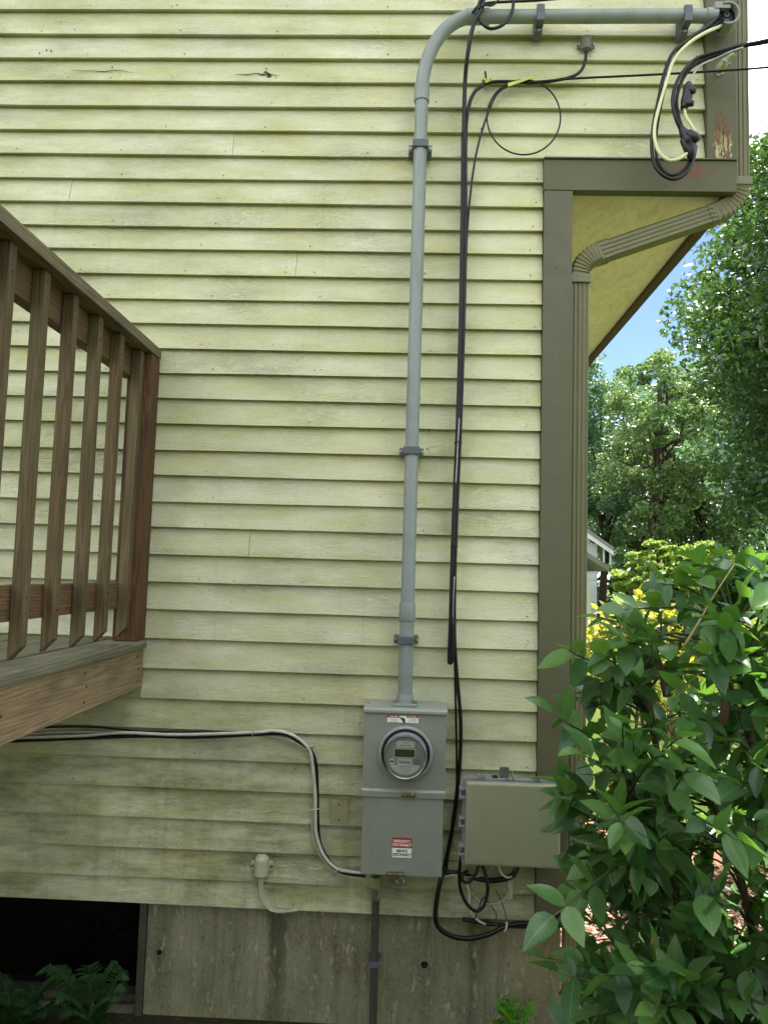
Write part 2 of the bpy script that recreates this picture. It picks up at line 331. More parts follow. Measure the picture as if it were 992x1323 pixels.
# ------------------------------------------------------------------ mesh helpers
class MB:
    def __init__(s): s.v = []; s.f = []
    def add(s, vs, fs):
        o = len(s.v); s.v += [tuple(v) for v in vs]; s.f += [tuple(i+o for i in f) for f in fs]; return s
    def box(s, x0, x1, y0, y1, z0, z1):
        return s.add([(x0,y0,z0),(x1,y0,z0),(x1,y1,z0),(x0,y1,z0),(x0,y0,z1),(x1,y0,z1),(x1,y1,z1),(x0,y1,z1)],
                     [(0,3,2,1),(4,5,6,7),(0,1,5,4),(1,2,6,5),(2,3,7,6),(3,0,4,7)])
    def prism(s, prof, axis, a, b):
        """2-D outline extruded along an axis; prof in the other two axes' order"""
        def p(q, t):
            q = list(q); q.insert(axis, t); return q
        n = len(prof); vs = [p(q, a) for q in prof]+[p(q, b) for q in prof]
        fs = [tuple(range(n))[::-1], tuple(range(n, 2*n))]+[(i, (i+1) % n, n+(i+1) % n, n+i) for i in range(n)]
        return s.add(vs, fs)
    def tube(s, pts, r, seg=8, cap=True):
        pts = [Vector(p) for p in pts]; n = len(pts); rr = r if hasattr(r, '__len__') else [r]*n
        T = [(pts[min(i+1, n-1)]-pts[max(i-1, 0)]).normalized() for i in range(n)]
        a = T[0].orthogonal().normalized(); vs = []; fs = []
        for i in range(n):
            a = (a-T[i]*a.dot(T[i])); a = a.normalized() if a.length > 1e-6 else T[i].orthogonal().normalized()
            b = T[i].cross(a)
            for k in range(seg):
                t = 2*math.pi*k/seg; vs.append(pts[i]+(a*math.cos(t)+b*math.sin(t))*rr[i])
        for i in range(n-1):
            for k in range(seg):
                k2 = (k+1) % seg; fs.append((i*seg+k, i*seg+k2, (i+1)*seg+k2, (i+1)*seg+k))
        if cap: fs += [tuple(range(seg))[::-1], tuple(range((n-1)*seg, n*seg))]
        return s.add(vs, fs)
    def sweep(s, prof, pts, up, cap=True, scale=None):
        """closed outline (side, up) carried along a path lying in a plane whose normal is `up`"""
        pts = [Vector(p) for p in pts]; n = len(pts); k = len(prof); vs = []; fs = []; up = Vector(up).normalized()
        for i in range(n):
            d = (pts[min(i+1, n-1)]-pts[max(i-1, 0)]).normalized(); sd = d.cross(up).normalized(); c = scale[i] if scale else 1
            vs += [pts[i]+sd*a*c+up*b*c for a, b in prof]
        for i in range(n-1):
            fs += [(i*k+j, i*k+(j+1) % k, (i+1)*k+(j+1) % k, (i+1)*k+j) for j in range(k)]
        if cap: fs += [tuple(range(k))[::-1], tuple(range((n-1)*k, n*k))]
        return s.add(vs, fs)
    def lathe(s, prof, c, seg=40, axis=1):
        """(radius, distance towards the camera) spun about the y axis through c"""
        c = Vector(c); n = len(prof); vs = []; fs = []
        for k in range(seg):
            t = 2*math.pi*k/seg
            for r, h in prof:
                if axis == 1: vs.append(c+Vector((r*math.cos(t), -h, r*math.sin(t))))
                else: vs.append(c+Vector((r*math.cos(t), r*math.sin(t), h)))
        for k in range(seg):
            k2 = (k+1) % seg
            fs += [(k*n+i, k2*n+i, k2*n+i+1, k*n+i+1) for i in range(n-1)]
        return s.add(vs, fs)
    def build(s, name, mat, parent=None, smooth=False, bevel=0., seg=2, kind=None):
        o = Vector((0, 0, 0)) if parent is None else parent.matrix_basis.translation + (parent.parent.matrix_basis.translation if parent.parent else Vector())
        me = bpy.data.meshes.new(name); me.from_pydata([tuple(Vector(v)-o) for v in s.v], [], s.f); me.update()
        bm = bmesh.new(); bm.from_mesh(me); bmesh.ops.recalc_face_normals(bm, faces=bm.faces)
        if bevel: bmesh.ops.bevel(bm, geom=[e for e in bm.edges if e.calc_face_angle(0) > .5], offset=bevel, segments=seg, affect='EDGES', profile=.6)
        bm.to_mesh(me); bm.free()
        if smooth:
            me.polygons.foreach_set('use_smooth', [True]*len(me.polygons))
            if smooth != 'all': me.set_sharp_from_angle(angle=R(38))
        me.materials.append(M[mat] if isinstance(mat, str) else mat)
        ob = bpy.data.objects.new(name, me); COL.objects.link(ob)
        if parent is not None: ob.parent = parent
        if kind: ob['kind'] = kind
        return ob
def tag(o, label=None, cat=None, group=None, kind=None):
    for k, v in (('label', label), ('category', cat), ('group', group), ('kind', kind)):
        if v: o[k] = v
    return o
def empty(name, loc, label=None, cat=None, group=None):
    o = bpy.data.objects.new(name, None); COL.objects.link(o); o.location = loc; o.empty_display_size = .1
    return tag(o, label, cat, group)
def smoothpath(pts, n=6):
    P = [Vector(p) for p in pts]; P = [2*P[0]-P[1]]+P+[2*P[-1]-P[-2]]; o = []
    for i in range(1, len(P)-2):
        a, b, c, d = P[i-1:i+3]
        for k in range(n):
            t = k/n; o.append(.5*((2*b)+(c-a)*t+(2*a-5*b+4*c-d)*t*t+(3*b-a-3*c+d)*t**3))
    return o+[P[-2]]
def path(px, n=6):
    return smoothpath([at(*p) for p in px], n)
def cable(name, px, r, mat, label, cat='cable', group=None, seg=8, n=6):
    pts = path(px, n); o = pts[0].copy(); b = MB().tube(pts, r, seg)
    b.v = [tuple(Vector(v)-o) for v in b.v]; ob = b.build(name, mat, None, 'all'); ob.location = o
    return tag(ob, label, cat, group)
def mixrng(a, b, t): return a+(b-a)*t
def text(s, size, mat, name, parent, loc, bold=.0, align='CENTER', sx=1.):
    cu = bpy.data.curves.new(name, 'FONT'); cu.body = s; cu.size = size; cu.align_x = align; cu.align_y = 'CENTER'; cu.offset = bold*size; cu.resolution_u = 3
    t = bpy.data.objects.new(name, cu); COL.objects.link(t); dg = bpy.context.evaluated_depsgraph_get()
    me = bpy.data.meshes.new_from_object(t.evaluated_get(dg)); bpy.data.objects.remove(t); bpy.data.curves.remove(cu)
    o = parent.matrix_basis.translation + (parent.parent.matrix_basis.translation if parent.parent else Vector())
    me.transform(Matrix.Translation(Vector(loc)-o) @ Matrix.Rotation(math.pi/2, 4, 'X') @ Matrix.Diagonal((sx, 1, 1, 1)))
    me.name = name; me.materials.clear(); me.materials.append(M[mat]); ob = bpy.data.objects.new(name, me); COL.objects.link(ob); ob.parent = parent
    return ob

# ------------------------------------------------------------------ ground
GZ = -.1
def sheet(name, pts, z, mat):
    b = MB().add([(x, y, z) for x, y in pts], [tuple(range(len(pts)))]); return tag(b.build(name, mat), kind='structure')
sheet('lawn', [(-300, -300), (300, -300), (300, 300), (-300, 300)], GZ-.02, 'lawn')
sheet('bounce_cut_soil', [(-12, -8), (-4, -9), (2.2, -8.2), (3.0, -4.5), (2.3, -1.8), (1.9, -.4), (.585, .0), (.585, .03), (-12, .03)], GZ-.006, 'dirt')  # dark soil spread wide out of view to cut bounce onto the wall
sheet('mulch_bed', [(.56, -.05), (1.9, -.4), (2.2, .6), (2.1, 1.6), (1.7, 2.3), (1.0, 2.55), (.56, 2.6)], GZ-.002, 'mulch')

# ------------------------------------------------------------------ the house
CX, UX = .585, 1.2                 # lower and upper corner of the wall
house = empty('house', (-.5, .03, GZ), 'pale yellow clapboard house with olive trim and overhanging upper storey', 'house')
HX0 = -9.0; EAVE = 5.45
ZB = [3.7148, 3.6112, 3.5114, 3.4146, 3.3118, 3.2124, 3.1119, 3.0137, 2.9169, 2.8208, 2.7293, 2.6284, 2.5314, 2.4334, 2.3368, 2.2409, 2.1418, 2.0455,
      1.9429, 1.8472, 1.7472, 1.65, 1.5492, 1.447, 1.3432, 1.2378, 1.1287, 1.0178, .9113, .8058, .6984, .5918, .4864, .3808, .2906]
UPPER = []
z = 3.7148
while z < EAVE+.05: z += .1012; UPPER.append(z)
ZALL = UPPER[::-1]+ZB
rng = random.Random(4)
NAIL = MB()
def clapboard(x0, x1, zb, zt, dy=0., wob=0.):
    t = .0225; n = max(2, int((x1-x0)/.35)+1); vs = []; fs = []
    for i in range(n):
        x = x0+(x1-x0)*i/(n-1); dz = wob*math.sin(x*2.3+zb*40)+.0006*math.sin(x*9+zb*17); yy = dy+.0007*math.sin(x*5.1+zb*60)
        vs += [(x, yy, zb+dz), (x, t+.002+yy, zt+.02), (x, t+.014, zt+.02), (x, t+.002, zb+dz+.004)]
    for i in range(n-1):
        for k in range(4): fs.append((i*4+k, i*4+(k+1) % 4, i*4+4+(k+1) % 4, i*4+4+k))
    fs += [(3, 2, 1, 0), tuple((n-1)*4+k for k in range(4))]
    return MB().add(vs, fs)
JOINT = {8: [at(88, 275).x], 11: [at(381, 375).x], 22: [at(320, 738).x], 6: [at(299, 215).x], 31: [at(-40, 1080).x], 15: [at(-30, 500).x]}
for i in range(len(ZALL)-1):
    k = i-len(UPPER)               # index into the measured courses
    zt, zb = ZALL[i], ZALL[i+1]
    right = 1.0885 if zb > 3.09 else .4765
    cuts = sorted(JOINT.get(k+1, []))
    x = right; xs = [right]
    for c in cuts[::-1]: xs.append(c)
    left = HX0
    if k+1 == 27: left = at(181, 895).x
    while xs[-1]-left > 4.6: xs.append(xs[-1]-rng.uniform(3.2, 4.3))
    xs.append(left)
    wob = .0012
    for a, b in zip(xs[1:], xs[:-1]):
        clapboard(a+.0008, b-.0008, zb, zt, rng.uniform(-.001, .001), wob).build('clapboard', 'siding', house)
        if zb < 3.75:
            nx = b-.04+rng.uniform(-.015, .015)
            while nx > max(a, -1.9):
                r = rng.uniform(.0008, .0021); zz = zb+rng.uniform(.012, .02)
                NAIL.lathe([(0, .002), (r, .0016), (r*1.1, -.003)], (nx, 0.001, zz), 7); nx -= .4064+rng.uniform(-.02, .02)
# flashing board seen under the deck where one course is cut short
MB().box(HX0, at(181, 895).x-.002, .010, .024, 1.0178, 1.16).build('flashing_board', 'siding', house)
for px_, py_ in ((717, 345), (714, 458), (722, 620), (712, 760), (716, 228), (800, 222), (860, 240), (925, 60), (930, 110), (716, 540)):
    q_ = at(px_, py_, -.014); NAIL.lathe([(0, .0014), (.0022, .001), (.0024, -.002)], q_, 7)
NAIL.build('nail_heads', 'nail', house, kind='stuff')
# splits in the upper boards
def crack(pts, wmax, Y):
    b = MB(); n = len(pts); vs = []
    for i, (px, py) in enumerate(pts):
        p = at(px, py, Y); h = wmax*math.sin(math.pi*(i+.15)/(n-.7))*rng.uniform(.6, 1.2); vs += [p+Vector((0, 0, h)), p-Vector((0, 0, h))]
    b.add(vs, [(2*i, 2*i+2, 2*i+3, 2*i+1) for i in range(n-1)])
    return b
crack([(90, 90), (105, 91), (120, 91), (135, 92), (147, 90), (160, 91), (175, 94)], .0022, .0035).build('board_crack', 'crack', house)
b = crack([(302, 95), (318, 96), (332, 94), (338, 96), (344, 95), (352, 96), (362, 97)], .0032, .0030)
b2 = crack([(340, 94), (343, 92), (346, 95), (350, 97), (344, 99)], .007, .0026); b.add(b2.v, b2.f); b.build('board_crack', 'crack', house)
for x, y in ((145, 86), (143, 100), (60, 64), (66, 65), (51, 68), (54, 10), (54, 40), (222, 8), (229, 6), (344, 88), (557, 135), (563, 131), (556, 453), (552, 580), (554, 556)):
    p = at(x, y, .003); MB().lathe([(0, .0012), (.0025, .001), (.003, -.002)], p, 7).build('screw_hole', 'hole', house)
p0, p1 = at(427, 1033, .004), at(449, 1066, 0)
MB().box(p0.x, p1.x, -.0012, .012, p1.z, p0.z).build('bare_patch', 'raw', house)
for dy in (7, 27): MB().lathe([(0, .003), (.003, .0025), (.003, 0)], at(438, 1033+dy, -.0005), 7).build('screw_hole', 'hole', house)

# lower corner board, band over it, upper corner board
MB().box(.4775, CX, -.0125, .03, .289, 2.9745).build('corner_board', 'trim', house, bevel=.002)
MB().box(CX-.022, CX-.002, .0305, .12, .289, 2.975).build('corner_board', 'trim', house, bevel=.002)
MB().box(.4745, UX, -.0135, .03, 2.9765, 3.0985).build('band_board', 'band_stain', house, bevel=.002)
MB().box(.4745, UX, -.022, .03, 3.0995, 3.1045).build('drip_cap', 'trim', house)
MB().box(1.0895, UX, -.0135, .03, 3.1055, EAVE+.2).build('corner_board', 'corner_peel', house, bevel=.002)
# front walls (edge-on from here) with laps, soffit and its dark edge strip
HY = 8.2
def lapwall(x, y0, y1, z0, z1):
    b = MB(); z = z0
    while z < z1:
        b.add([(x+.014, y0, z), (x+.014, y1, z), (x+.002, y1, z+.1), (x+.002, y0, z+.1), (x+.002, y0, z), (x+.002, y1, z)], [(0, 1, 2, 3), (0, 4, 5, 1)]); z += .1
    return b
lapwall(CX-.016, .12, HY, GZ+.4, 2.88).build('front_siding', 'siding', house, kind='stuff')
lapwall(UX-.018, .12, HY, 3.1, EAVE).build('front_siding', 'siding', house, kind='stuff')
MB().box(UX-.02, UX+.012, .0305, .12, 2.9765, EAVE).build('corner_board', 'trim', house)
MB().box(CX-.025, UX-.002, .031, HY, 2.992, 3.004).build('soffit', 'soffit', house)
MB().box(UX-.035, UX+.004, .034, HY, 2.966, 2.9905).build('soffit_edge', 'soffit_edge', house)
MB().box(UX-.018, UX+.012, .121, HY, 2.9765, 3.095).build('front_band', 'trim', house)
# body of the house behind the boards, gable and roof
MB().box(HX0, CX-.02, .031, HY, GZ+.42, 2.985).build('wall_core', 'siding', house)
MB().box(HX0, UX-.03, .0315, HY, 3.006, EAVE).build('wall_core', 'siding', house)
rx = (HX0+UX)/2; RZ = EAVE+2.9
MB().prism([(HX0, EAVE+.001), (UX-.03, EAVE+.001), (rx, RZ-.15)], 1, .0317, HY).build('gable', 'siding', house)
for sx, e in ((1, UX+.35), (-1, HX0-.35)):
    d = (RZ-EAVE)/(UX-rx)*.35
    MB().prism([(e, EAVE-d+.02), (e, EAVE-d+.14), (rx, RZ+.14), (rx, RZ+.0)], 1, -.28, HY+.28).build('roof_slope', 'roof', house)
# foundation with the basement window opening
WX1 = at(187, 1200).x; FY = .03; WX0 = WX1-.86
fb = MB(); fb.box(WX1, CX-.012, FY, FY+.22, GZ-.35, .315); fb.box(HX0, WX0, FY, FY+.22, GZ-.35, .315); fb.box(WX0, WX1, FY, FY+.22, GZ-.35, GZ-.015)
fb.build('foundation_wall', 'concrete', house)
MB().box(CX-.232, CX-.0125, FY+.2205, HY, GZ-.35, .31).build('foundation_wall', 'concrete', house)
win = MB().box(WX0, WX1, FY+.205, FY+.215, GZ-.01, .31).build('basement_window', 'inside', house)
MB().box(WX0+.03, WX1-.03, FY+.11, FY+.114, GZ+.03, .30).build('pane', 'window', win)
MB().box(WX1-.028, WX1-.002, FY-.012, FY+.19, GZ-.012, .300).build('window_frame', 'windowframe', win, bevel=.002)
MB().box(WX0+.002, WX0+.028, FY-.012, FY+.19, GZ-.012, .300).build('window_frame', 'windowframe', win, bevel=.002)
mxm = at(60, 1230, FY+.1).x
MB().box(mxm-.011, mxm+.011, FY+.120, FY+.135, GZ+.03, .30).build('mullion', 'wframedark', win)
MB().box(WX0+.03, WX1-.03, FY+.06, FY+.125, GZ+.0, GZ+.026).build('window_sill', 'windowframe', win, bevel=.003)
for px, py, r in ((206, 1231, .014), (548, 1247, .017)):
    p = at(px, py, FY-.001)
    MB().lathe([(0, .0008), (r*.75, .0010)], p, 16).build('form_tie_hole', 'hole', house)
    MB().lathe([(r*.74, .0012), (r*.9, .004), (r*1.15, .002), (r*1.25, -.003)], p, 16).build('hole_rim', 'concrete', house, True)

# ------------------------------------------------------------------ downspout
ds = empty('downspout', (CX+.04, .045, GZ), 'olive ribbed metal downspout bending under the overhang beside the corner', 'downspout')
def rib_profile(wx, wy, d=.004, n=4):
    """rectangle (side wx, depth wy) with corrugated long faces, side = in the wall's plane"""
    p = []
    def edge(a, b, nn):
        a, b = Vector(a), Vector(b); t = (b-a); nrm = Vector((t.y, -t.x)).normalized()
        m = nn*4
        for i in range(m):
            s = i/m; ph = (s*nn) % 1; off = -d if .25 <= ph < .75 else 0
            p.append(tuple(a+t*s-nrm*(-off)))
    h, k = wx/2, wy/2
    edge((-h, -k), (h, -k), n); edge((h, -k), (h, k), n); edge((h, k), (-h, k), n); edge((-h, k), (-h, -k), n)
    return p
PROF = rib_profile(.066, .072)
PROFE = [(.033*c*(1 if abs(c) < .9 else 1), .036*d) for c, d in ((-1, -.75), (-.8, -1), (.8, -1), (1, -.75), (1, .75), (.8, 1), (-.8, 1), (-1, .75))]
DY = .058
def W(px, py): return at(px, py, DY-.036)
def dcen(px, py): q = at(px, py, DY-.036); q.y = DY; return q
up_top = dcen(950, -60); up_top.z = EAVE-.1
A0 = dcen(951, 175); ux = dcen(957, 200).x
A0.x = ux; up_top.x = ux
B0 = dcen(949, 250); lx = dcen(749, 420).x
A1 = Vector((ux, DY, dcen(955, 215).z))
# elbow in, slope, elbow down
S0, S1 = dcen(893, 283), dcen(790, 318)
sl_dir = (S1-S0).normalized()
def bez(a, b, c, n=20): return [a*(1-t)**2+b*2*t*(1-t)+c*t*t for t in [i/n for i in range(n+1)]]
def inter_z(x): return S0.z+(S1.z-S0.z)*(x-S0.x)/(S1.x-S0.x)
c1 = Vector((ux, DY, inter_z(ux))); c2 = Vector((lx, DY, inter_z(lx)))
e1 = bez(Vector((ux, DY, c1.z+.075)), c1, c1+sl_dir*.11); e2 = bez(c2-sl_dir*.085, c2, Vector((lx, DY, c2.z-.075)))
UPV = (0, 1, 0)
MB().sweep(PROF, [up_top, Vector((ux, DY, c1.z+.07))], UPV).build('upper_pipe', 'downspout', ds, True)
MB().sweep(PROFE, e1, UPV, scale=[1.02+(.11 if i % 2 else 0) for i in range(len(e1))]).build('elbow', 'downspout', ds)
MB().sweep(PROF, [c1+sl_dir*.10, c2-sl_dir*.08], UPV).build('sloping_pipe', 'downspout', ds, True)
MB().sweep(PROFE, e2, UPV, scale=[1.02+(.11 if i % 2 else 0) for i in range(len(e2))]).build('elbow', 'downspout', ds)
MB().sweep(PROF, [Vector((lx, DY, c2.z-.07)), Vector((lx, DY, GZ+.08))], UPV).build('lower_pipe', 'downspout', ds, True)
for x, zc in ((ux, c1.z+.085), (lx, c2.z-.085)):
    MB().box(x-.041, x+.041, DY-.044, DY+.044, zc-.016, zc+.016).build('strap', 'downspout', ds, bevel=.003)
MB().sweep(PROF, [c1+sl_dir*.095, c1+sl_dir*.125], UPV, scale=[1.07]*2).build('collar', 'downspout', ds, True)
MB().sweep(PROF, [c2-sl_dir*.12, c2-sl_dir*.075], UPV, scale=[1.07]*2).build('collar', 'downspout', ds, True)

# ------------------------------------------------------------------ conduit riser
cr_ = empty('conduit_riser', at(523, 905, -.07), 'grey plastic conduit rising from the meter and bending right along the wall', 'conduit')
CY = -.075; CR = .0255
xb, xt = at(523, 900, CY), at(545, 118, CY)
hz0, hz1 = at(612, 21, CY), at(913, 20, CY)
corner = Vector((xt.x, CY, hz0.z+.0))
MB().tube([xb, mixrng(xb, xt, .13)], CR, 24).build('lower_pipe', 'pvc', cr_, True)
MB().tube([mixrng(xb, xt, .13), xt], CR*.97, 24).build('riser_pipe', 'pvc', cr_, True)
MB().tube([mixrng(xb, xt, .118), mixrng(xb, xt, .146)], CR*1.16, 24).build('coupling', 'pvc', cr_, True, .002)
def arc_bend(a, b, d0, d1, n=20):
    """bend from a (heading d0) to b (heading d1)"""
    k = .5523; L0 = abs((b-a).dot(d0)); L1 = abs((b-a).dot(d1)); o = []
    for i in range(n+1):
        t = i/n; o.append(a*(1-t)**3+(a+d0*L0*k)*3*t*(1-t)**2+(b-d1*L1*k)*3*t*t*(1-t)+b*t**3)
    return o
hd = (hz1-hz0).normalized()
MB().tube(arc_bend(xt, hz0, (xt-xb).normalized(), hd), CR*1.0, 24).build('bend', 'pvc', cr_, True)
MB().tube([mixrng(xb, xt, .982), mixrng(xb, xt, 1.012)], CR*1.13, 24).build('coupling', 'pvc', cr_, True)
MB().tube([hz0-hd*.03, hz0+hd*.06], CR*1.13, 24).build('coupling', 'pvc', cr_, True)
MB().tube([hz0, hz1], CR*.97, 24).build('horizontal_pipe', 'pvc', cr_, True)
def strap_v(px, py):
    c = at(px, py, CY); b = MB()
    b.box(c.x-.044, c.x+.044, CY+.012, -.001, c.z-.014, c.z+.014); b.box(c.x-.03, c.x+.03, CY-.03, CY+.02, c.z-.0145, c.z+.0145)
    o = b.build('strap', 'pvc_dark', cr_, bevel=.003)
    for s in (-1, 1): MB().lathe([(0, .004), (.006, .003), (.006, 0)], (c.x+s*.037, CY+.013, c.z), 10).build('screw', 'metal', o)
def strap_h(px, py):
    c = at(px, py, CY); b = MB()
    b.box(c.x-.014, c.x+.014, CY+.012, -.001, c.z-.046, c.z+.046); b.box(c.x-.0145, c.x+.0145, CY-.031, CY+.02, c.z-.032, c.z+.032)
    o = b.build('strap', 'pvc_dark', cr_, bevel=.003)
    for s in (-1, 1): MB().lathe([(0, .004), (.006, .003), (.006, 0)], (c.x, CY+.013, c.z+s*.039), 10).build('screw', 'metal', o)
for q in ((543, 189), (531.5, 583), (524.5, 827)): strap_v(*q)
for q in ((697, 22), (886, 23)): strap_h(*q)
# hub and locknut on the meter box
q = at(523, 903, CY)
hb = MB().lathe([(0, .03), (.028, .03), (.030, .024), (.031, 0), (0, 0)], (q.x, CY, q.z-.014), 24, axis=2); hb.build('hub', 'pvc', cr_, True)
MB().box(q.x-.043, q.x+.043, CY-.034, CY+.03, q.z-.022, q.z-.0125).build('hub_flange', 'steel_lip', cr_, bevel=.003)
for s in (-1, 1): MB().lathe([(0, .012), (.006, .012), (.007, 0)], (q.x+s*.036, CY-.024, q.z-.013), 6, axis=2).build('bolt', 'metal', cr_)
# weatherhead
wh = MB(); wx0 = at(913, 20, CY); wx1 = at(951, 20, CY)
wh.tube([wx0-hd*.005, wx0+hd*.035], CR*1.12, 24); wh.build('hub', 'pvc', cr_, True)
o = at(936, 24, CY); b = MB()
vs = []; NN = 22
for r, yy in ((.047, CY+.03), (.049, CY-.01), (.045, CY-.036), (.039, CY-.036), (.036, CY-.012)):
    for k in range(NN):
        t = -math.pi*.62+math.pi*1.25*k/(NN-1); vs.append((o.x+r*math.cos(t)*.95, yy, o.z+r*math.sin(t)))
b.add(vs, [(j*NN+k, j*NN+k+1, (j+1)*NN+k+1, (j+1)*NN+k) for j in range(4) for k in range(NN-1)])
b.box(wx0.x+.02, o.x+.01, CY-.03, CY+.03, o.z+.022, o.z+.047)
b.build('weatherhead_hood', 'pvc', cr_, True)
MB().lathe([(0, 0), (.037, 0), (.037, -.03)], (o.x, CY-.006, o.z), 28).build('weatherhead_insert', 'rubber', cr_)
for dz in (-.018, .012): MB().lathe([(.004, .004), (.011, .004), (.012, 0)], (o.x+.004, CY-.0065, o.z+dz), 14).build('wire_bushing', 'pvc_dark', cr_, True)

# ------------------------------------------------------------------ meter box
MY = -.132
def FP(px, py, Y=MY): return at(px, py, Y)
tl, br, bl = FP(471, 916), FP(573, 1135), FP(464, 1131)
mx0, mx1 = tl.x, FP(577, 917).x; mzt = tl.z; mzm = FP(521, 1024).z; mzb = br.z
mb_ = empty('electric_meter_box', ((mx0+mx1)/2, -.01, mzb), 'grey steel meter box with round glass electric meter and red disconnect sticker', 'meter box')
MB().box(mx0+.006, mx1-.006, MY+.012, -.002, mzb, mzt+.002).build('enclosure', 'steel', mb_, bevel=.003)
MB().box(mx0, mx1, MY, MY+.0115, mzm+.004, mzt-.006).build('upper_cover', 'steel', mb_, bevel=.002)
MB().box(mx0+.003, mx1-.004, MY-.001, MY+.0112, mzb+.002, mzm-.0125).build('lower_cover', 'steel', mb_, bevel=.002)
MB().prism([(MY-.007, mzm-.017), (MY-.009, mzm+.003), (MY-.004, mzm+.010), (MY+.0113, mzm+.010), (MY+.0113, mzm-.012), (MY-.005, mzm-.012)], 0, mx0-.002, mx1+.001).build('cover_lip', 'steel_lip', mb_, bevel=.0015)
MB().prism([(MY-.008, mzt-.010), (MY-.008, mzt-.001), (MY-.002, mzt+.006), (-.003, mzt+.012), (-.003, mzt+.003), (MY+.0, mzt-.005)], 0, mx0-.003, mx1+.003).build('rain_cap', 'steel_lip', mb_, bevel=.0012)
mc = FP(523.8, 973.5, MY-.004)
ring = MB().lathe([(.072, 0), (.0925, 0), (.0945, .006), (.0925, .013), (.087, .016), (.083, .013), (.0815, .004)], mc, 56).build('meter_ring', 'steel_lip', mb_, True)
MB().lathe([(.0825, .010), (.0795, .013), (.076, .012), (.076, 0)], mc, 56).build('gasket', 'rubber', mb_, True)
mt = MB().lathe([(.0745, .004), (.0735, .03), (.0705, .060), (.068, .062), (.0665, .057), (0, .057)], mc, 56).build('meter', 'bodygrey', mb_, True)
fz = -.0615
def mpt(dx, dz, lift=.0): return (mc.x+dx, mc.y-.0575-lift, mc.z+dz)
MB().lathe([(0, .0578), (.0655, .0578), (.0655, .056)], mc, 48).build('dial_plate', 'dial', mt)
MB().lathe([(.0662, .064), (.0695, .066), (.0722, .0625), (.073, .055)], mc, 56).build('bezel', 'metal', mt, True)
def plate(name, x0, x1, z0, z1, mat, par, lift=.001, th=.0006):
    c = mpt(0, 0); return MB().box(c[0]+x0, c[0]+x1, c[1]-lift-th, c[1]-lift+th*.3, c[2]+z0, c[2]+z1).build(name, mat, par)
MB().lathe([(.0665, .0636), (.0665, .0640), (0, .0655)], mc, 48).build('glass_cover', 'glass', mt, True)
def disc_part(name, r, zmin, zmax, xm, mat):
    """piece of the dial cut from a circle by two level lines"""
    vs = []; c = mpt(0, 0, .0012)
    n = 12
    for i in range(n+1):
        zz = zmin+(zmax-zmin)*i/n; xx = min(xm, math.sqrt(max(0, r*r-zz*zz))); vs += [(c[0]-xx, c[1], c[2]+zz), (c[0]+xx, c[1], c[2]+zz)]
    return MB().add(vs, [(2*i, 2*i+1, 2*i+3, 2*i+2) for i in range(n)]).build(name, mat, mt)
disc_part('top_label', .0585, .032, .0535, .0305, 'label')
disc_part('bottom_label', .0575, -.0570, -.025, .053, 'label')
plate('display_frame', -.0395, .033, -.0015, .029, 'label', mt, .0008); plate('display', -.037, .0305, .001, .0265, 'lcd', mt, .002)
plate('name_label', -.026, .0225, -.027, -.0045, 'label', mt, .0016); plate('blank_plate', .029, .051, -.024, -.0035, 'bodygrey', mt)
MB().lathe([(0, .0015), (.0105, .0015), (.0105, 0)], mpt(-.045, -.0145, 0), 20).build('seal_mark', 'label', mt)
MB().box(*[c for p in ((mc.x-.0535, mc.x-.0365),) for c in p], mc.y-.0598, mc.y-.0593, mc.z-.0165, mc.z-.0125).build('seal_bar', 'ink', mt)
text('Watthour', .0135, 'ink', 'lettering', mt, mpt(-.002, -.0155, .0025), .02, sx=.72)
for zz, n_, s_ in ((.0475, 'KILOWATTHOUR', .0042), (.039, 'METER  0 0 0 0', .0055)): text(n_.replace('KILOWATTHOUR', 'TYPE  240V').replace('METER  0 0 0 0', 'SINGLE  PHASE'), s_, 'ink', 'lettering', mt, mpt(-.001, zz, .0018), .01)
text('2 0 0 A M P   W A T T', .0060, 'inkgreen', 'lettering', mt, mpt(.002, -.0305, .0018), .03, sx=.75)
for zz, n_ in ((-.0375, 'CL 200   240V   3W'), (-.0435, 'TA 30    60Hz'), (-.0500, 'Kh 1.0')): text(n_, .0044, 'inkgreen' if zz > -.04 else 'ink', 'lettering', mt, mpt(0, zz, .0018), .0)
MB().box(mc.x-.012, mc.x+.002, mc.y-.0603, mc.y-.0596, mc.z+.006, mc.z+.0195).build('display_digit', 'ink', mt) if False else None
# warning label above the meter
def lab(px0, py0, px1, py1, mat, name, lift=.0032):
    a, b = FP(px0, py0), FP(px1, py1); return MB().box(a.x, b.x, MY-lift, MY-lift+.0008, b.z, a.z).build(name, mat, mb_)
L = lab(500.5, 924.5, 540.5, 934.5, 'label', 'danger_label')
lab(500.5, 924, 516, 927.4, 'red', 'label_header', .0038); lab(525.5, 924.4, 540.5, 927.8, 'red', 'label_header', .0038)
a = FP(508.5, 925.8); text('DANGER', .0068, 'whiteink', 'lettering', mb_, (a.x, MY-.0044, a.z), .01)
a = FP(533, 926.2); text('DANGER', .0068, 'whiteink', 'lettering', mb_, (a.x, MY-.0044, a.z), .01)
for cx in (508.3, 533):
    for j in range(3): a = FP(cx, 929.2+j*1.7); text('HIGH VOLTAGE', .0034, 'ink', 'lettering', mb_, (a.x, MY-.0038, a.z), 0)
a = FP(521, 929.5); g = MB()
for dx, dz, r in ((-.008, .004, .004), (0, -.001, .006), (.003, -.008, .004)): g.lathe([(0, .0004), (r, .0003)], (a.x+dx, MY-.0036, a.z+dz), 9)
g.build('shock_symbol', 'ink', mb_)
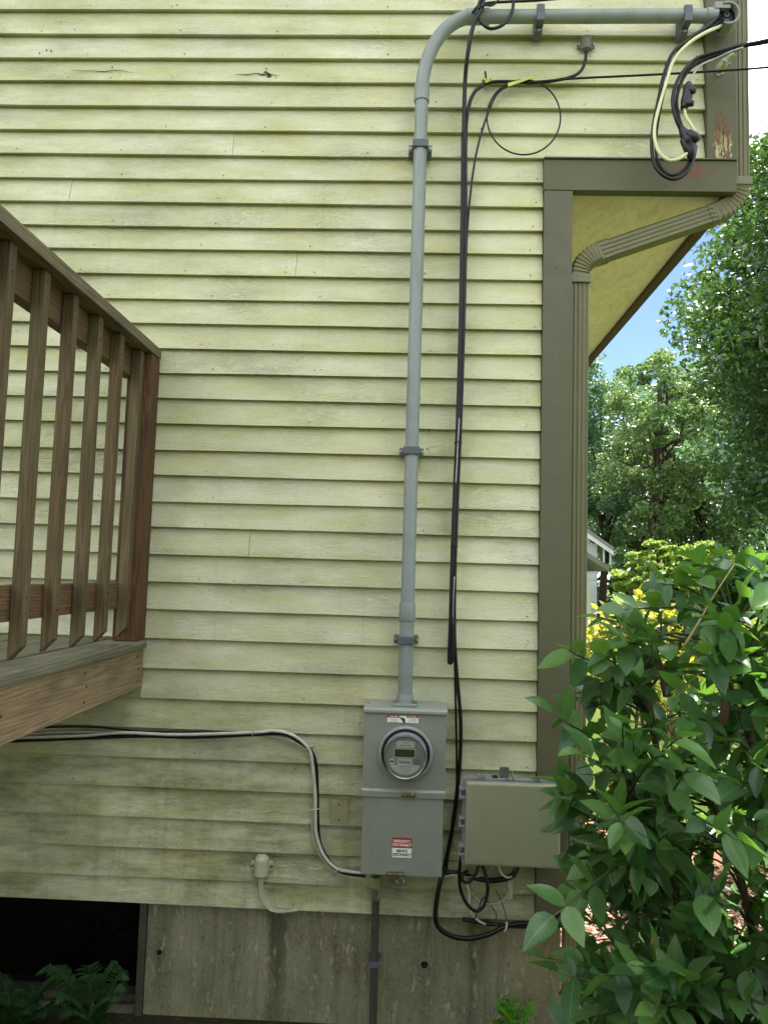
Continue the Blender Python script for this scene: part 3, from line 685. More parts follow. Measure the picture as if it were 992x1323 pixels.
# disconnect sticker
lab(507, 1082, 531.6, 1095.5, 'red', 'disconnect_label'); lab(506.6, 1095.5, 531.4, 1108.6, 'label', 'disconnect_label')
for s_, cy, mt_ in (('EMERGENCY', 1087, 'whiteink'), ('DISCONNECT', 1091.8, 'whiteink'), ('SERVICE', 1099.6, 'ink'), ('DISCONNECT', 1104.4, 'ink')):
    a = FP(519.2, cy); text(s_, .0125, mt_, 'lettering', mb_, (a.x, MY-.0038, a.z), .03, sx=.80 if 'DIS' in s_ else .82)
# hasps, seals
def hasp(px, py, wpx):
    c = FP(px, py, MY-.012); h = wpx/970*2.65/2
    o = MB().box(c.x-h, c.x+h, MY-.016, MY-.003, c.z-.008, c.z+.006).build('hasp', 'brass', mb_, bevel=.003)
    MB().lathe([(.003, .006), (.007, .005), (.007, 0)], (c.x+h*.6, MY-.016, c.z), 10).build('hasp_eye', 'metal', o, True)
    MB().lathe([(0, .004), (.004, .003), (.004, 0)], (c.x-h*.6, MY-.016, c.z), 10).build('rivet', 'metal', o, True)
hasp(528, 1027, 17); hasp(510, 1130, 22)
c = FP(517, 1139, MY-.012); MB().tube([c+Vector((.011*math.cos(t), .002*math.sin(3*t), .011*math.sin(t))) for t in [2*math.pi*i/18 for i in range(19)]], .0028, 6).build('padlock_ring', 'metal', mb_, True)
c = at(515, 1141, -.03); MB().box(c.x-.018, c.x+.014, -.03, -.003, c.z-.012, c.z+.02).build('lower_clip', 'greyfit', mb_)

# ------------------------------------------------------------------ junction enclosure
JY = -.155
a, b_, c_ = at(602, 1011, JY), at(724, 1011, JY), at(602, 1119, JY)
jx0, jx1, jzt, jzb = a.x, b_.x, a.z, c_.z
jb = empty('utility_enclosure', ((jx0+jx1)/2, -.01, jzb), 'square tan grey plastic utility enclosure beside the meter box', 'enclosure')
MB().box(jx0+.002, jx1-.002, JY+.045, -.003, jzb+.004, jzt-.035).build('body', 'boxplastic', jb, bevel=.006, seg=3)
MB().box(jx0-.008, jx1+.008, JY+.033, JY+.0445, jzb-.006, jzt+.008).build('flange', 'boxside', jb, bevel=.003)
MB().box(jx0, jx1, JY, JY+.0325, jzb, jzt).build('door', 'boxplastic', jb, True, bevel=.011, seg=4)
pa, pb = at(613, 1106, JY), at(632, 1112, JY); MB().box(pa.x, pb.x, JY-.0008, JY+.002, pb.z, pa.z).build('maker_plate', 'boxplastic', jb, bevel=.0006)
for py in (1019, 1030, 1057, 1067, 1093, 1104):
    q = at(599, py, JY+.02); MB().box(jx0-.020, jx0+.004, JY+.012, JY+.04, q.z-.004, q.z+.004).build('hinge', 'boxside', jb, bevel=.0015)
for py0, py1 in ((1019, 1030), (1057, 1067), (1093, 1104)):
    q0, q1 = at(597, py0, JY+.02), at(597, py1, JY+.02); MB().box(jx0-.021, jx0-.014, JY+.02, JY+.034, q1.z, q0.z).build('hinge_pin', 'boxside', jb)
for px in (622, 693):
    q = at(px, 1004, JY+.03); b = MB(); b.box(q.x-.013, q.x-.009, JY+.02, JY+.05, jzt, jzt+.018); b.box(q.x+.009, q.x+.013, JY+.02, JY+.05, jzt, jzt+.018); b.box(q.x-.013, q.x+.013, JY+.03, JY+.034, jzt+.012, jzt+.018)
    b.build('latch', 'boxside', jb, bevel=.001)
q = at(655, 1003, JY+.03)
MB().box(q.x-.022, q.x+.01, JY+.055, JY+.062, jzt, jzt+.042).build('hasp_plate', 'metal', jb, bevel=.002)
b = MB().tube([(q.x+.0, JY+.03, jzt+.004), (q.x-.002, JY+.03, jzt+.034), (q.x+.012, JY+.03, jzt+.038), (q.x+.024, JY+.03, jzt+.004)], .003, 8); b.build('hasp_loop', 'metal', jb, True)
q = at(640, 1003, JY+.03); MB().box(q.x-.009, q.x+.009, JY+.035, JY+.055, jzt+.001, jzt+.014).build('lock_knob', 'rubber', jb, bevel=.002)

# ------------------------------------------------------------------ ground conduit, boots
gp = empty('ground_conduit', at(481, 1345, -.03), 'thin dark grey conduit running from meter box down the concrete', 'conduit')
g0, g1 = at(485.5, 1160, -.035), at(481, 1345, -.02)
MB().tube([g0, g1], .0135, 16).build('pipe', 'oldpipe', gp, True)
MB().tube([at(485.8, 1133, -.035), at(485.8, 1146, -.035)], .019, 12).build('fitting', 'clampgreen', gp, True)
MB().tube([at(485.8, 1146, -.035), at(485.5, 1162, -.035)], .0165, 16).build('connector', 'metal', gp, True)
q = at(482.5, 1245, -.03); st = MB().box(q.x-.02, q.x+.02, q.y-.017, FY-.001, q.z-.009, q.z+.009).build('strap', 'pvc_dark', gp, bevel=.002)
for s in (-1, 1): MB().lathe([(0, .006), (.005, .005), (.005, 0)], (q.x+s*.022, q.y+.006, q.z), 8).build('screw', 'metal', gp)

def boot(name, px, py, wr, h, mat, label, cat):
    c = at(px, py, -.004); t = empty(name, c, label, cat)
    prof = []; n = 10
    b = MB(); vs = []; seg = 20
    for i in range(n+1):
        s = i/n; z = c.z+h*(s-.5); r = wr*(1 if s < .72 else math.sqrt(max(0, 1-((s-.72)/.3)**2))); r = max(r, wr*.25)
        for k in range(seg):
            a = math.pi*k/(seg-1); vs.append((c.x+r*math.cos(a), -.003-.001-r*1.1*math.sin(a), z))
    b.add(vs, [(j*seg+k, j*seg+k+1, (j+1)*seg+k+1, (j+1)*seg+k) for j in range(n) for k in range(seg-1)]+[tuple(range(seg)), tuple(range(n*seg, (n+1)*seg))])
    b.build('shell', mat, t, True)
    MB().box(c.x-wr*1.55, c.x+wr*1.55, -.0055, .004, c.z-h*.32, c.z+h*.16).build('flange', mat, t, bevel=.004)
    for s in (-1, 1): MB().lathe([(0, .005), (.006, .004), (.006, 0)], (c.x+s*wr*1.32, -.006, c.z-h*.06), 10).build('screw', 'metal', t)
    return t
boot('cable_bushing', 338.5, 1117, .026, .072, 'ivory', 'ivory cable entry cover with two wires below the left cable bundle', 'cable cover')
boot('cable_bushing', 757, 56, .022, .058, 'greyfit', 'grey cable entry cover near the top under the horizontal conduit', 'cable cover')

# ------------------------------------------------------------------ cables
K = -.03
cable('drop_cable', [(628, -60, K), (624, 3, -.11), (612, 30, -.125), (604, 70, -.1), (600.5, 110, -.06), (599, 180, K), (598, 300, K), (595.5, 420, K), (592, 545, K), (588, 640, K), (584.5, 740, K), (582.5, 800, K), (580.5, 850, K-.004), (582, 856, K-.008), (584, 848, K-.01), (585.5, 800, K-.008)], .0080, 'black', 'thick black drop cable hanging over the conduit bend and doubled back low', 'cable')
cable('drop_cable', [(626, 108, -.02), (612, 120, -.025), (604, 145, K), (601.5, 190, K), (601.5, 300, K), (599, 420, K), (595, 545, K), (591, 640, K), (587.5, 740, K), (587, 820, K), (590, 870, K), (595, 930, K), (594.5, 975, K), (592, 1010, K), (586, 1060, K), (577, 1110, K), (573, 1130, K)], .0070, 'black', 'black cable running from the yellow green clip down behind the meter box', 'cable')
cable('drop_cable', [(672, 106, -.02), (655, 111, -.02), (640, 124, -.02), (627, 155, -.022), (617, 190, -.024), (610, 230, -.024), (604, 290, -.025), (601, 360, -.026), (597, 450, -.026), (592, 560, -.02), (588, 680, -.02), (586, 780, -.02), (587.5, 860, -.02), (589, 930, -.025), (590, 985, -.03), (589.5, 1020, -.03), (582, 1080, -.03), (576, 1128, -.03)], .0042, 'black', 'thin black cable peeling off the coil and joining the vertical bundle', 'cable')
cable('drop_cable', [(597.5, 170, -.04), (596.2, 300, -.042), (594, 420, -.042), (590.5, 545, -.042), (586.5, 640, -.04), (583, 740, -.04), (581.5, 800, -.04), (580, 846, -.04), (583, 853, -.04), (584, 840, -.04)], .0056, 'blackold', 'worn grey black cable on the left edge of the vertical bundle', 'cable')
cable('bare_wire', [(593.2, 540, -.046), (591.5, 570, -.046), (590, 600, -.046), (588.5, 625, -.044)], .0028, 'silver', 'short bare silver strand showing midway in the vertical bundle', 'wire')
cable('bare_wire', [(587, 745, -.046), (585.6, 775, -.047), (585.2, 800, -.046)], .0022, 'silver', 'short bare silver strand low on the vertical bundle', 'wire')
for py, px in ((572, 591.5), (706, 586.5)):
    c = at(px, py, -.033); tag(MB().tube([c+Vector((.014*math.cos(t), .02*math.sin(t), 0)) for t in [2*math.pi*i/14 for i in range(15)]], .0018, 6).build('cable_tie', 'rubber', None, True), 'black tie round the vertical cables %s' % ('midway up the wall' if py < 600 else 'above their doubled end'), 'cable tie')
# coil, run to the bushing, clip, tape
cx, cy, rr_ = 676.5, 151, 47.5
cable('coiled_cable', [(cx+rr_*math.cos(t), cy-rr_*1.02*math.sin(t), -.022-.006*(i/29)) for i, t in enumerate([1.7+2*math.pi*i/28 for i in range(30)])], .0032, 'black', 'round black cable coil hanging on the upper wall', 'cable coil', n=3)
cable('branch_cable', [(757, 66, -.018), (756, 78, -.02), (751, 90, -.02), (740, 98, -.02), (720, 103, -.02), (690, 106.5, -.02), (665, 105, -.02), (640, 105, -.02), (626, 108, -.02)], .0062, 'black', 'black cable from the grey entry cover to the yellow green clip', 'cable')
cable('messenger_line', [(682, 106, -.028), (740, 101, -.03), (800, 98, -.06), (870, 94.5, -.10), (950, 89.5, -.13), (1000, 85.5, -.15), (1200, 66, -.25), (1800, -20, -.5)], .0042, 'black', 'thin straight black line leaving across the corner to the right', 'cable')
a, b_ = at(656, 109.5, -.034), at(690, 98.5, -.034)
tp = MB(); d = (b_-a).normalized(); n_ = Vector((-d.z, 0, d.x))
tp.add([a-n_*.007, a+n_*.007, b_+n_*.004, b_-n_*.004, a-n_*.007+Vector((0, -.002, 0)), a+n_*.007+Vector((0, -.002, 0)), b_+n_*.004+Vector((0, -.002, 0)), b_-n_*.004+Vector((0, -.002, 0))], [(0, 1, 2, 3), (7, 6, 5, 4), (0, 4, 5, 1), (1, 5, 6, 2), (2, 6, 7, 3), (3, 7, 4, 0)])
tag(tp.build('cable_tape', 'tape'), 'yellow green tape tab tied on the coil top', 'tape')
ck = empty('cable_clip', at(627, 107, -.004), 'small yellow green cable clip with black bolt left of the coil', 'clip')
q = at(627, 107, -.004); bm_ = MB()
for dx, dz, r in ((-.006, .003, .010), (.008, -.004, .009), (0, -.010, .007), (.014, .004, .006)): bm_.lathe([(0, .026), (r*.7, .024), (r, .014), (r, 0)], (q.x+dx, q.y, q.z+dz), 9)
bm_.build('jaw', 'tape', ck, True)
MB().tube([q+Vector((.0, -.022, .004)), q+Vector((-.004, -.026, .03))], .0042, 8).build('bolt', 'rubber', ck, True)
# loop at the very top
cable('top_cable_loop', [(640, -30, -.10), (623, -5, -.115), (617, 12, -.118), (620, 26, -.12), (632, 36, -.12), (647, 33, -.12), (658, 22, -.118), (663, 5, -.115), (661, -20, -.11)], .0062, 'black', 'thick black cable loop over the conduit at the top edge', 'cable loop')
cable('top_cable', [(610, 16, -.112), (618, 7, -.116), (632, 3, -.115), (655, 1.5, -.112), (690, 0, -.11), (725, -3, -.11)], .005, 'black', 'black cable lying along the top of the horizontal conduit', 'cable')
cable('top_cable', [(618, 10, -.124), (627, 6, -.126), (636, 6, -.125), (644, -2, -.124), (650, -25, -.12)], .004, 'blackold', 'twisted black cable tail above the conduit bend', 'cable')
# service entrance wires
S = -.115
cable('service_wire', [(934, 17, CY-.005), (915, 32, S), (890, 50, S-.01), (869, 68, S-.01), (858, 95, S), (850, 130, S-.01), (843.5, 165, S-.01), (842, 195, S-.012), (847, 215, S-.015), (858, 227, S-.02), (872, 231, S-.02), (886, 223, S-.02), (895, 207, S-.02), (899, 188, S-.02)], .0068, 'black', 'outer black service wire looping down from the weatherhead', 'cable')
cable('service_wire', [(933, 25, CY-.005), (912, 39, S+.01), (884, 58, S+.01), (868, 80, S+.01), (859, 112, S+.01), (851, 150, S+.01), (847, 180, S+.01), (849, 205, S), (857, 220, S), (870, 226, S-.01), (884, 218, S-.01), (893, 202, S-.015), (897, 185, S-.02)], .006, 'blackold', 'inner black service wire looping down from the weatherhead', 'cable')
cable('service_wire', [(931, 33, CY-.01), (910, 42, S-.02), (888, 57, S-.03), (870, 78, S-.03), (861, 105, S-.03), (852, 135, S-.03), (846, 160, S-.03), (845.5, 178, S-.03), (851, 196, S-.03), (863, 206, S-.03), (876, 205, S-.03), (887, 198, S-.03), (894, 190, S-.03)], .0062, 'cream', 'cream white service wire looping down from the weatherhead', 'cable')
cable('service_drop', [(881, 170, S-.02), (873, 152, S-.03), (869, 132, S-.03), (872, 112, S-.03), (881, 94, S-.03), (897, 77, S-.03), (917, 69, S-.04), (940, 63, S-.05), (958, 58, S-.07), (1000, 49.5, S-.12), (1200, 5, S-.3), (1800, -150, S-.8)], .0072, 'black', 'thick black service drop cable leaving past the corner at top right', 'cable')
cable('service_drop', [(884, 172, S-.01), (877, 152, S-.01), (874, 130, S-.01), (879, 108, S-.015), (890, 90, S-.02), (907, 77, S-.03), (928, 70, S-.04), (948, 63, S-.055), (962, 58.5, S-.075), (1000, 52, S-.115), (1200, 9, S-.29)], .0062, 'black', 'second black service drop cable twisted beside the thick one', 'cable')
cable('service_neutral', [(889, 110, S-.03), (894, 98, S-.03), (905, 84, S-.035), (925, 75, S-.04), (945, 66, S-.06), (960, 61, S-.08)], .0042, 'silver', 'bare aluminium neutral wire entering the upper black splice', 'wire')
cable('splice_tail', [(884, 138, S-.03), (886, 150, S-.03), (892, 160, S-.03), (898, 170, S-.03)], .0055, 'cream', 'short cream wire between the two black splices', 'wire')
def blob(name, pts, label):
    o = at(*pts[0][:3]); b = MB()
    for sub in pts[1:]: b.tube(smoothpath([at(x, y, Y) for x, y, Y, r in sub], 4), np.interp(np.linspace(0, len(sub)-1, 4*(len(sub)-1)+1), range(len(sub)), [s[3] for s in sub]).tolist(), 12)
    b.v = [tuple(Vector(v)-o) for v in b.v]; ob = b.build(name, 'splice', None, 'all'); ob.location = o; return tag(ob, label, 'splice')
blob('wire_splice', [(888, 122, S-.03), [(890, 106, S-.03, .009), (889, 112, S-.03, .016), (888, 122, S-.03, .019), (886, 132, S-.03, .019), (883, 140, S-.03, .012)], [(889, 114, S-.035, .013), (895, 116, S-.045, .012), (898, 117, S-.05, .010)], [(886, 132, S-.035, .013), (892, 133, S-.045, .012), (896, 133, S-.05, .010)]], 'upper small black wire splice with two stubs in front of the siding')
blob('wire_splice', [(888, 180, S-.03), [(879, 164, S-.02, .009), (884, 172, S-.025, .018), (889, 180, S-.03, .025), (892, 187, S-.03, .021), (893, 198, S-.03, .014), (892, 206, S-.02, .009)], [(889, 172, S-.04, .016), (897, 176, S-.05, .016), (902, 180, S-.055, .012)], [(882, 180, S-.03, .012), (887, 192, S-.03, .012), (891, 203, S-.025, .008)]], 'lower large black wire splice where the looped wires meet')
wc = empty('wedge_clamp', at(935, 85, -.06), 'pale green wedge clamp hanging from the service drop at the corner', 'clamp')
MB().tube(path([(927, 93, -.06), (931, 86, -.07), (938, 78, -.08), (948, 69, -.10)], 3), [.010, .016, .017, .017, .018, .017, .014, .012, .011, .008], 10).build('body', 'clampgreen', wc, True)
MB().tube(path([(934, 76, -.095), (944, 83, -.1)], 3), .003, 6).build('bail_wire', 'metal', wc, True)
MB().tube(path([(928, 92, -.06), (922, 94, -.04), (926, 97, -.02), (934, 94, -.02)], 4), .0025, 6).build('hook', 'metal', wc, True)

# left bundle under the deck
E1 = -.02
cable('left_cable', [(-80, 963, E1), (0, 958, E1), (100, 954, E1), (180, 951, E1), (250, 952.5, E1), (328, 949, E1), (365, 948, E1), (386, 958, E1), (401, 970, E1), (408, 990, E1), (409.5, 1030, E1), (410, 1060, E1), (413, 1090, E1), (424, 1112, E1), (438, 1125, E1), (452, 1129, E1-.01), (472, 1131, E1-.03)], .0074, 'black', 'black cable of the left bundle curving down into the meter box', 'cable')
cable('left_cable', [(-80, 957, E1-.01), (0, 954, E1-.01), (100, 951, E1-.01), (160, 947, E1-.01), (230, 949.5, E1-.01), (328, 946.5, E1-.012), (355, 944.5, E1-.012), (380, 951, E1-.012), (399, 968, E1-.012), (404, 990, E1-.012), (407.5, 1030, E1-.012), (407.5, 1055, E1-.012), (409, 1080, E1-.012), (418, 1105, E1-.012), (434, 1122, E1-.012), (452, 1126.5, E1-.012), (472, 1129, E1-.03)], .0058, 'white', 'white cable of the left bundle curving down into the meter box', 'cable')
cable('left_cable', [(328, 950, E1+.004), (350, 951.5, E1+.004), (375, 957, E1), (396, 970, E1), (403, 990, E1), (406, 1030, E1), (404, 1055, E1), (404, 1075, E1), (409, 1097, E1), (424, 1119, E1), (438, 1128, E1), (472, 1134, E1-.02)], .0038, 'ivory', 'thin ivory cable on the inner side of the left bundle', 'cable')
cable('left_cable', [(-80, 944, E1+.006), (0, 944.5, E1+.006), (60, 940, E1+.006), (120, 939.5, E1+.006), (185, 945, E1), (260, 946, E1+.004), (328, 947, E1+.004), (355, 945, E1+.004), (378, 949, E1+.004), (398, 966, E1+.004)], .0036, 'blackold', 'thin dark cable along the top of the left bundle', 'cable')
cable('left_cable', [(-80, 951, E1+.006), (0, 950.5, E1+.006), (80, 946, E1+.006), (150, 946.5, E1+.006), (230, 947, E1+.006), (328, 949, E1+.004)], .003, 'white', 'thin white cable sagging along the wall under the deck', 'cable')
for px, py, w in ((328, 948, 'on the straight run'), (400, 967.5, 'at the bend'), (407, 1046, 'on the vertical run'), (437, 1126, 'near the meter box')):
    c = at(px, py, E1-.004); tag(MB().tube([c+Vector((.013*math.cos(t)*(.4 if px == 328 else 1), -.014*math.sin(t), .013*math.sin(t+.6)*(1 if px in (328, 400, 437) else .3))) for t in [2*math.pi*i/14 for i in range(15)]], .0024, 6).build('cable_tie', 'white', None, True), 'white tie round the left cable bundle '+w, 'cable tie')
cable('bell_wire', [(335.5, 1130, -.018), (336, 1150, -.02), (340, 1166, -.022), (349, 1176, -.022), (363, 1179, -.02), (385, 1176.5, 0.0)], .0042, 'ivory', 'outer ivory wire hanging from the ivory entry cover', 'wire')
cable('bell_wire', [(339, 1130, -.016), (339, 1150, -.018), (343, 1165, -.02), (352, 1174, -.02), (366, 1177, -.016), (384, 1175, 0.002)], .0036, 'ivory', 'inner ivory wire hanging from the ivory entry cover', 'wire')
# tangle under the enclosure
T = -.06
cable('tangle_cable', [(575, 1120, -.05), (569, 1138, T), (564.5, 1162, T), (562.5, 1183, T), (567, 1199, T), (584, 1210, T), (606, 1213, T), (630, 1208, T), (652, 1198, T), (672, 1194, T), (695, 1194, T), (712, 1190, T), (724, 1180, T-.02), (740, 1172, T)], .0088, 'black', 'thick black cable sweeping in a wide loop under the meter box', 'cable')
cable('tangle_cable', [(596, 1105, -.10), (593.5, 1130, -.09), (595, 1150, -.085), (603, 1168, -.085), (614, 1177.5, -.085), (624, 1172, -.085), (629.5, 1155, -.085), (629, 1138, -.085), (623, 1118, -.07)], .006, 'black', 'black cable hanging in a U below the enclosure left edge', 'cable')
cable('tangle_cable', [(618, 1118, -.08), (614, 1131, -.09), (606, 1140, -.09), (598, 1139, -.09), (597, 1131, -.09), (604, 1126, -.08)], .0055, 'black', 'small black cable curl just below the enclosure', 'cable')
cable('tangle_cable', [(572, 1127, -.03), (590, 1129, -.03), (610, 1134, -.04), (633, 1138, -.05), (655, 1135, -.05), (665, 1128, -.06), (670, 1115, -.06)], .0095, 'black', 'thick black cable running level under the enclosure', 'cable')
cable('tangle_cable', [(597, 1188, -.01), (620, 1192, -.02), (650, 1196, -.03), (690, 1198, -.03), (715, 1197, -.03), (745, 1195, -.02)], .0075, 'blackold', 'dark cable along the bottom edge of the siding', 'cable')
cable('tangle_wire', [(572, 1134, -.04), (585, 1131, -.045), (605, 1134, -.05), (625, 1130, -.06), (637, 1118, -.06)], .0036, 'ivory', 'ivory wire arching up into the enclosure bottom', 'wire')
cable('tangle_wire', [(643, 1118, -.07), (648, 1129, -.075), (655, 1134, -.07), (662, 1132, -.06)], .0042, 'white', 'short white wire dropping from the enclosure bottom', 'wire')
cable('tangle_wire', [(603, 1142, -.04), (606, 1155, -.045), (606, 1170, -.045), (610, 1182, -.045), (618, 1190, -.045), (627, 1195, -.04)], .004, 'white', 'white wire falling behind the black U loop', 'wire')
cable('tangle_wire', [(609, 1153, -.03), (615, 1162, -.035), (626, 1168, -.035), (642, 1168, -.035), (652, 1161, -.035), (659, 1150, -.03)], .0034, 'ivory', 'ivory wire in a shallow arc below the enclosure', 'wire')
cable('tangle_wire', [(612, 1190, -.05), (618, 1176, -.05), (622, 1163, -.05), (626, 1160, -.05), (628, 1165, -.05), (624, 1172, -.05)], .0022, 'rubber', 'thin black wire with a small hook inside the U loop', 'wire')
cable('tangle_wire', [(630, 1165, -.03), (636, 1173, -.035), (641, 1182, -.035), (641, 1195, -.04), (645, 1200, -.05), (652, 1197, -.06)], .0018, 'copper', 'thin brown wire curling down to the thick cable', 'wire')
cable('tangle_wire', [(640, 1150, -.02), (646, 1162, -.025), (651, 1175, -.03), (654, 1187, -.04), (653, 1196, -.06)], .0018, 'copper', 'thin brown wire right of the white one meeting the tie', 'wire')
a = at(658, 1147, -.01); tag(MB().box(a.x-.009, a.x+.009, -.03, -.002, a.z-.035, a.z+.035).build('terminal_block', 'ivory', None, bevel=.003), 'small ivory terminal block on the wall under the enclosure', 'terminal')
a = at(653, 1198, T-.004); tag(MB().tube([a+Vector((.004*math.cos(t), -.014*math.sin(t), .014*math.cos(t))) for t in [2*math.pi*i/14 for i in range(15)]], .003, 6).build('cable_tie', 'white', None, True), 'white tie round the thick loop cable below the enclosure', 'cable tie')

# ------------------------------------------------------------------ deck
dk = empty('deck', (-1.0, -.05, GZ), 'weathered brown wooden deck with baluster railing at the left', 'deck')
DX = -.972; DYF = -3.4; DXL = -4.6; FZ = 1.232
x = DX+.012; i = 0
while x > DXL:
    wd = .138; MB().box(x-wd, x, DYF, -.006, FZ-.030+rng.uniform(-.001, .001), FZ+rng.uniform(-.001, .0015)).build('deck_board', 'floorwood', dk, bevel=.006); x -= wd+.005
MB().box(DX-.040, DX, DYF+.01, -.004, 1.058, FZ-.0315).build('rim_board', 'rim', dk, bevel=.002)
MB().box(DXL, DX-.041, DYF+.01, DYF+.05, 1.058, FZ-.0315).build('rim_board', 'rail', dk, bevel=.002)
MB().box(DXL, DX-.041, -.042, -.004, 1.058, FZ-.0315).build('ledger', 'rail', dk)
xj = DX-.5
while xj > DXL: MB().box(xj-.02, xj+.018, DYF+.051, -.043, 1.06, FZ-.032).build('joist', 'rail', dk); xj -= .42
PX1 = -.969
MB().box(PX1-.089, PX1, -.094, -.004, FZ+.001, 2.286).build('post', 'post', dk, bevel=.003)
MB().box(PX1-.089, PX1, DYF+.06, DYF+.149, FZ+.001, 2.286).build('post', 'post', dk, bevel=.003)
MB().box(PX1-.185, PX1-.096, DYF+.06, DYF+.149, GZ-.2, 1.057).build('support_post', 'post', dk, bevel=.003)
MB().box(PX1-.13, PX1+.004, DYF+.02, -.004, 2.289, 2.327).build('rail_cap', 'cap', dk, bevel=.004)
BX1 = -.994; BS = .034
MB().box(BX1-BS-.040, BX1-BS-.001, DYF+.15, -.0945, 2.190, 2.287).build('top_rail', 'rail', dk, bevel=.002)
MB().box(BX1-BS-.040, BX1-BS-.001, DYF+.15, -.0945, 1.348, 1.442).build('bottom_rail', 'rail', dk, bevel=.002)
ys = [-.108, -.297, -.473, -.655, -.829, -1.004]
while ys[-1] > DYF+.3: ys.append(ys[-1]-.178)
for j, y1 in enumerate(ys):
    dx = rng.uniform(-.0015, .0015); tw = rng.uniform(-.004, .004)
    x1, x0, y0 = BX1+dx, BX1-BS+dx, y1-BS
    lo = 1.248+rng.uniform(-.004, .004); hi = lo+.036
    vs = [(x0, y0, lo), (x1, y0, hi), (x1, y1, hi), (x0, y1, lo), (x0+tw, y0, 2.286), (x1+tw, y0, 2.286), (x1+tw, y1, 2.286), (x0+tw, y1, 2.286)]
    MB().add(vs, [(0, 3, 2, 1), (4, 5, 6, 7), (0, 1, 5, 4), (1, 2, 6, 5), (2, 3, 7, 6), (3, 0, 4, 7)]).build('baluster', 'baluster', dk, bevel=.0025)

sn = MB()
for y1 in ys[:9]:
    for zz in (2.262, 2.215, 1.41, 1.37): sn.lathe([(0, .0012), (.0032, .001), (.0034, -.002)], (0, 0, 0), 7) if False else sn.tube([(BX1-.002, y1-BS/2, zz), (BX1+.0022, y1-BS/2, zz)], .0032, 7)
for yy in (-.06, -.5, -.98, -1.5):
    for zz in (1.085, 1.13, 1.175): sn.tube([(DX-.002, yy+.01*math.sin(zz*90), zz), (DX+.0018, yy+.01*math.sin(zz*90), zz)], .0042, 8)
sn.build('screw_heads', 'nail', dk, kind='stuff')

# ------------------------------------------------------------------ plants
def leaf_shape(L, wd, curl, fold, rows=(0, .14, .32, .52, .72, .89, 1.), asym=0.):
    vs = []; fs = []
    for t in rows:
        h = wd*.5*(math.sin(math.pi*min(1, t**.82))**.85 if 0 < t < 1 else 0); y = L*t; zc = -curl*L*t*t; up = fold*h
        if t in (0, 1): vs.append((0, y, zc))
        else: vs += [(-h*(1+asym), y-.02*L, zc+up), (0, y, zc), (h*(1-asym), y-.02*L, zc+up)]
    n = len(rows)-2; fs = [(0, 2, 1), (0, 3, 2)]
    for i in range(n-1):
        a = 1+3*i; b = a+3; fs += [(a, a+1, b+1, b), (a+1, a+2, b+2, b+1)]
    a = 1+3*(n-1); e = a+3; fs += [(a, a+1, e), (a+1, a+2, e)]
    return vs, fs
def frame(d, up, roll=0.):
    y = Vector(d).normalized(); x = y.cross(Vector(up))
    x = x.normalized() if x.length > 1e-4 else y.orthogonal().normalized()
    z = x.cross(y); m = Matrix((x, y, z)).transposed()
    return m @ Matrix.Rotation(roll, 3, 'Y')
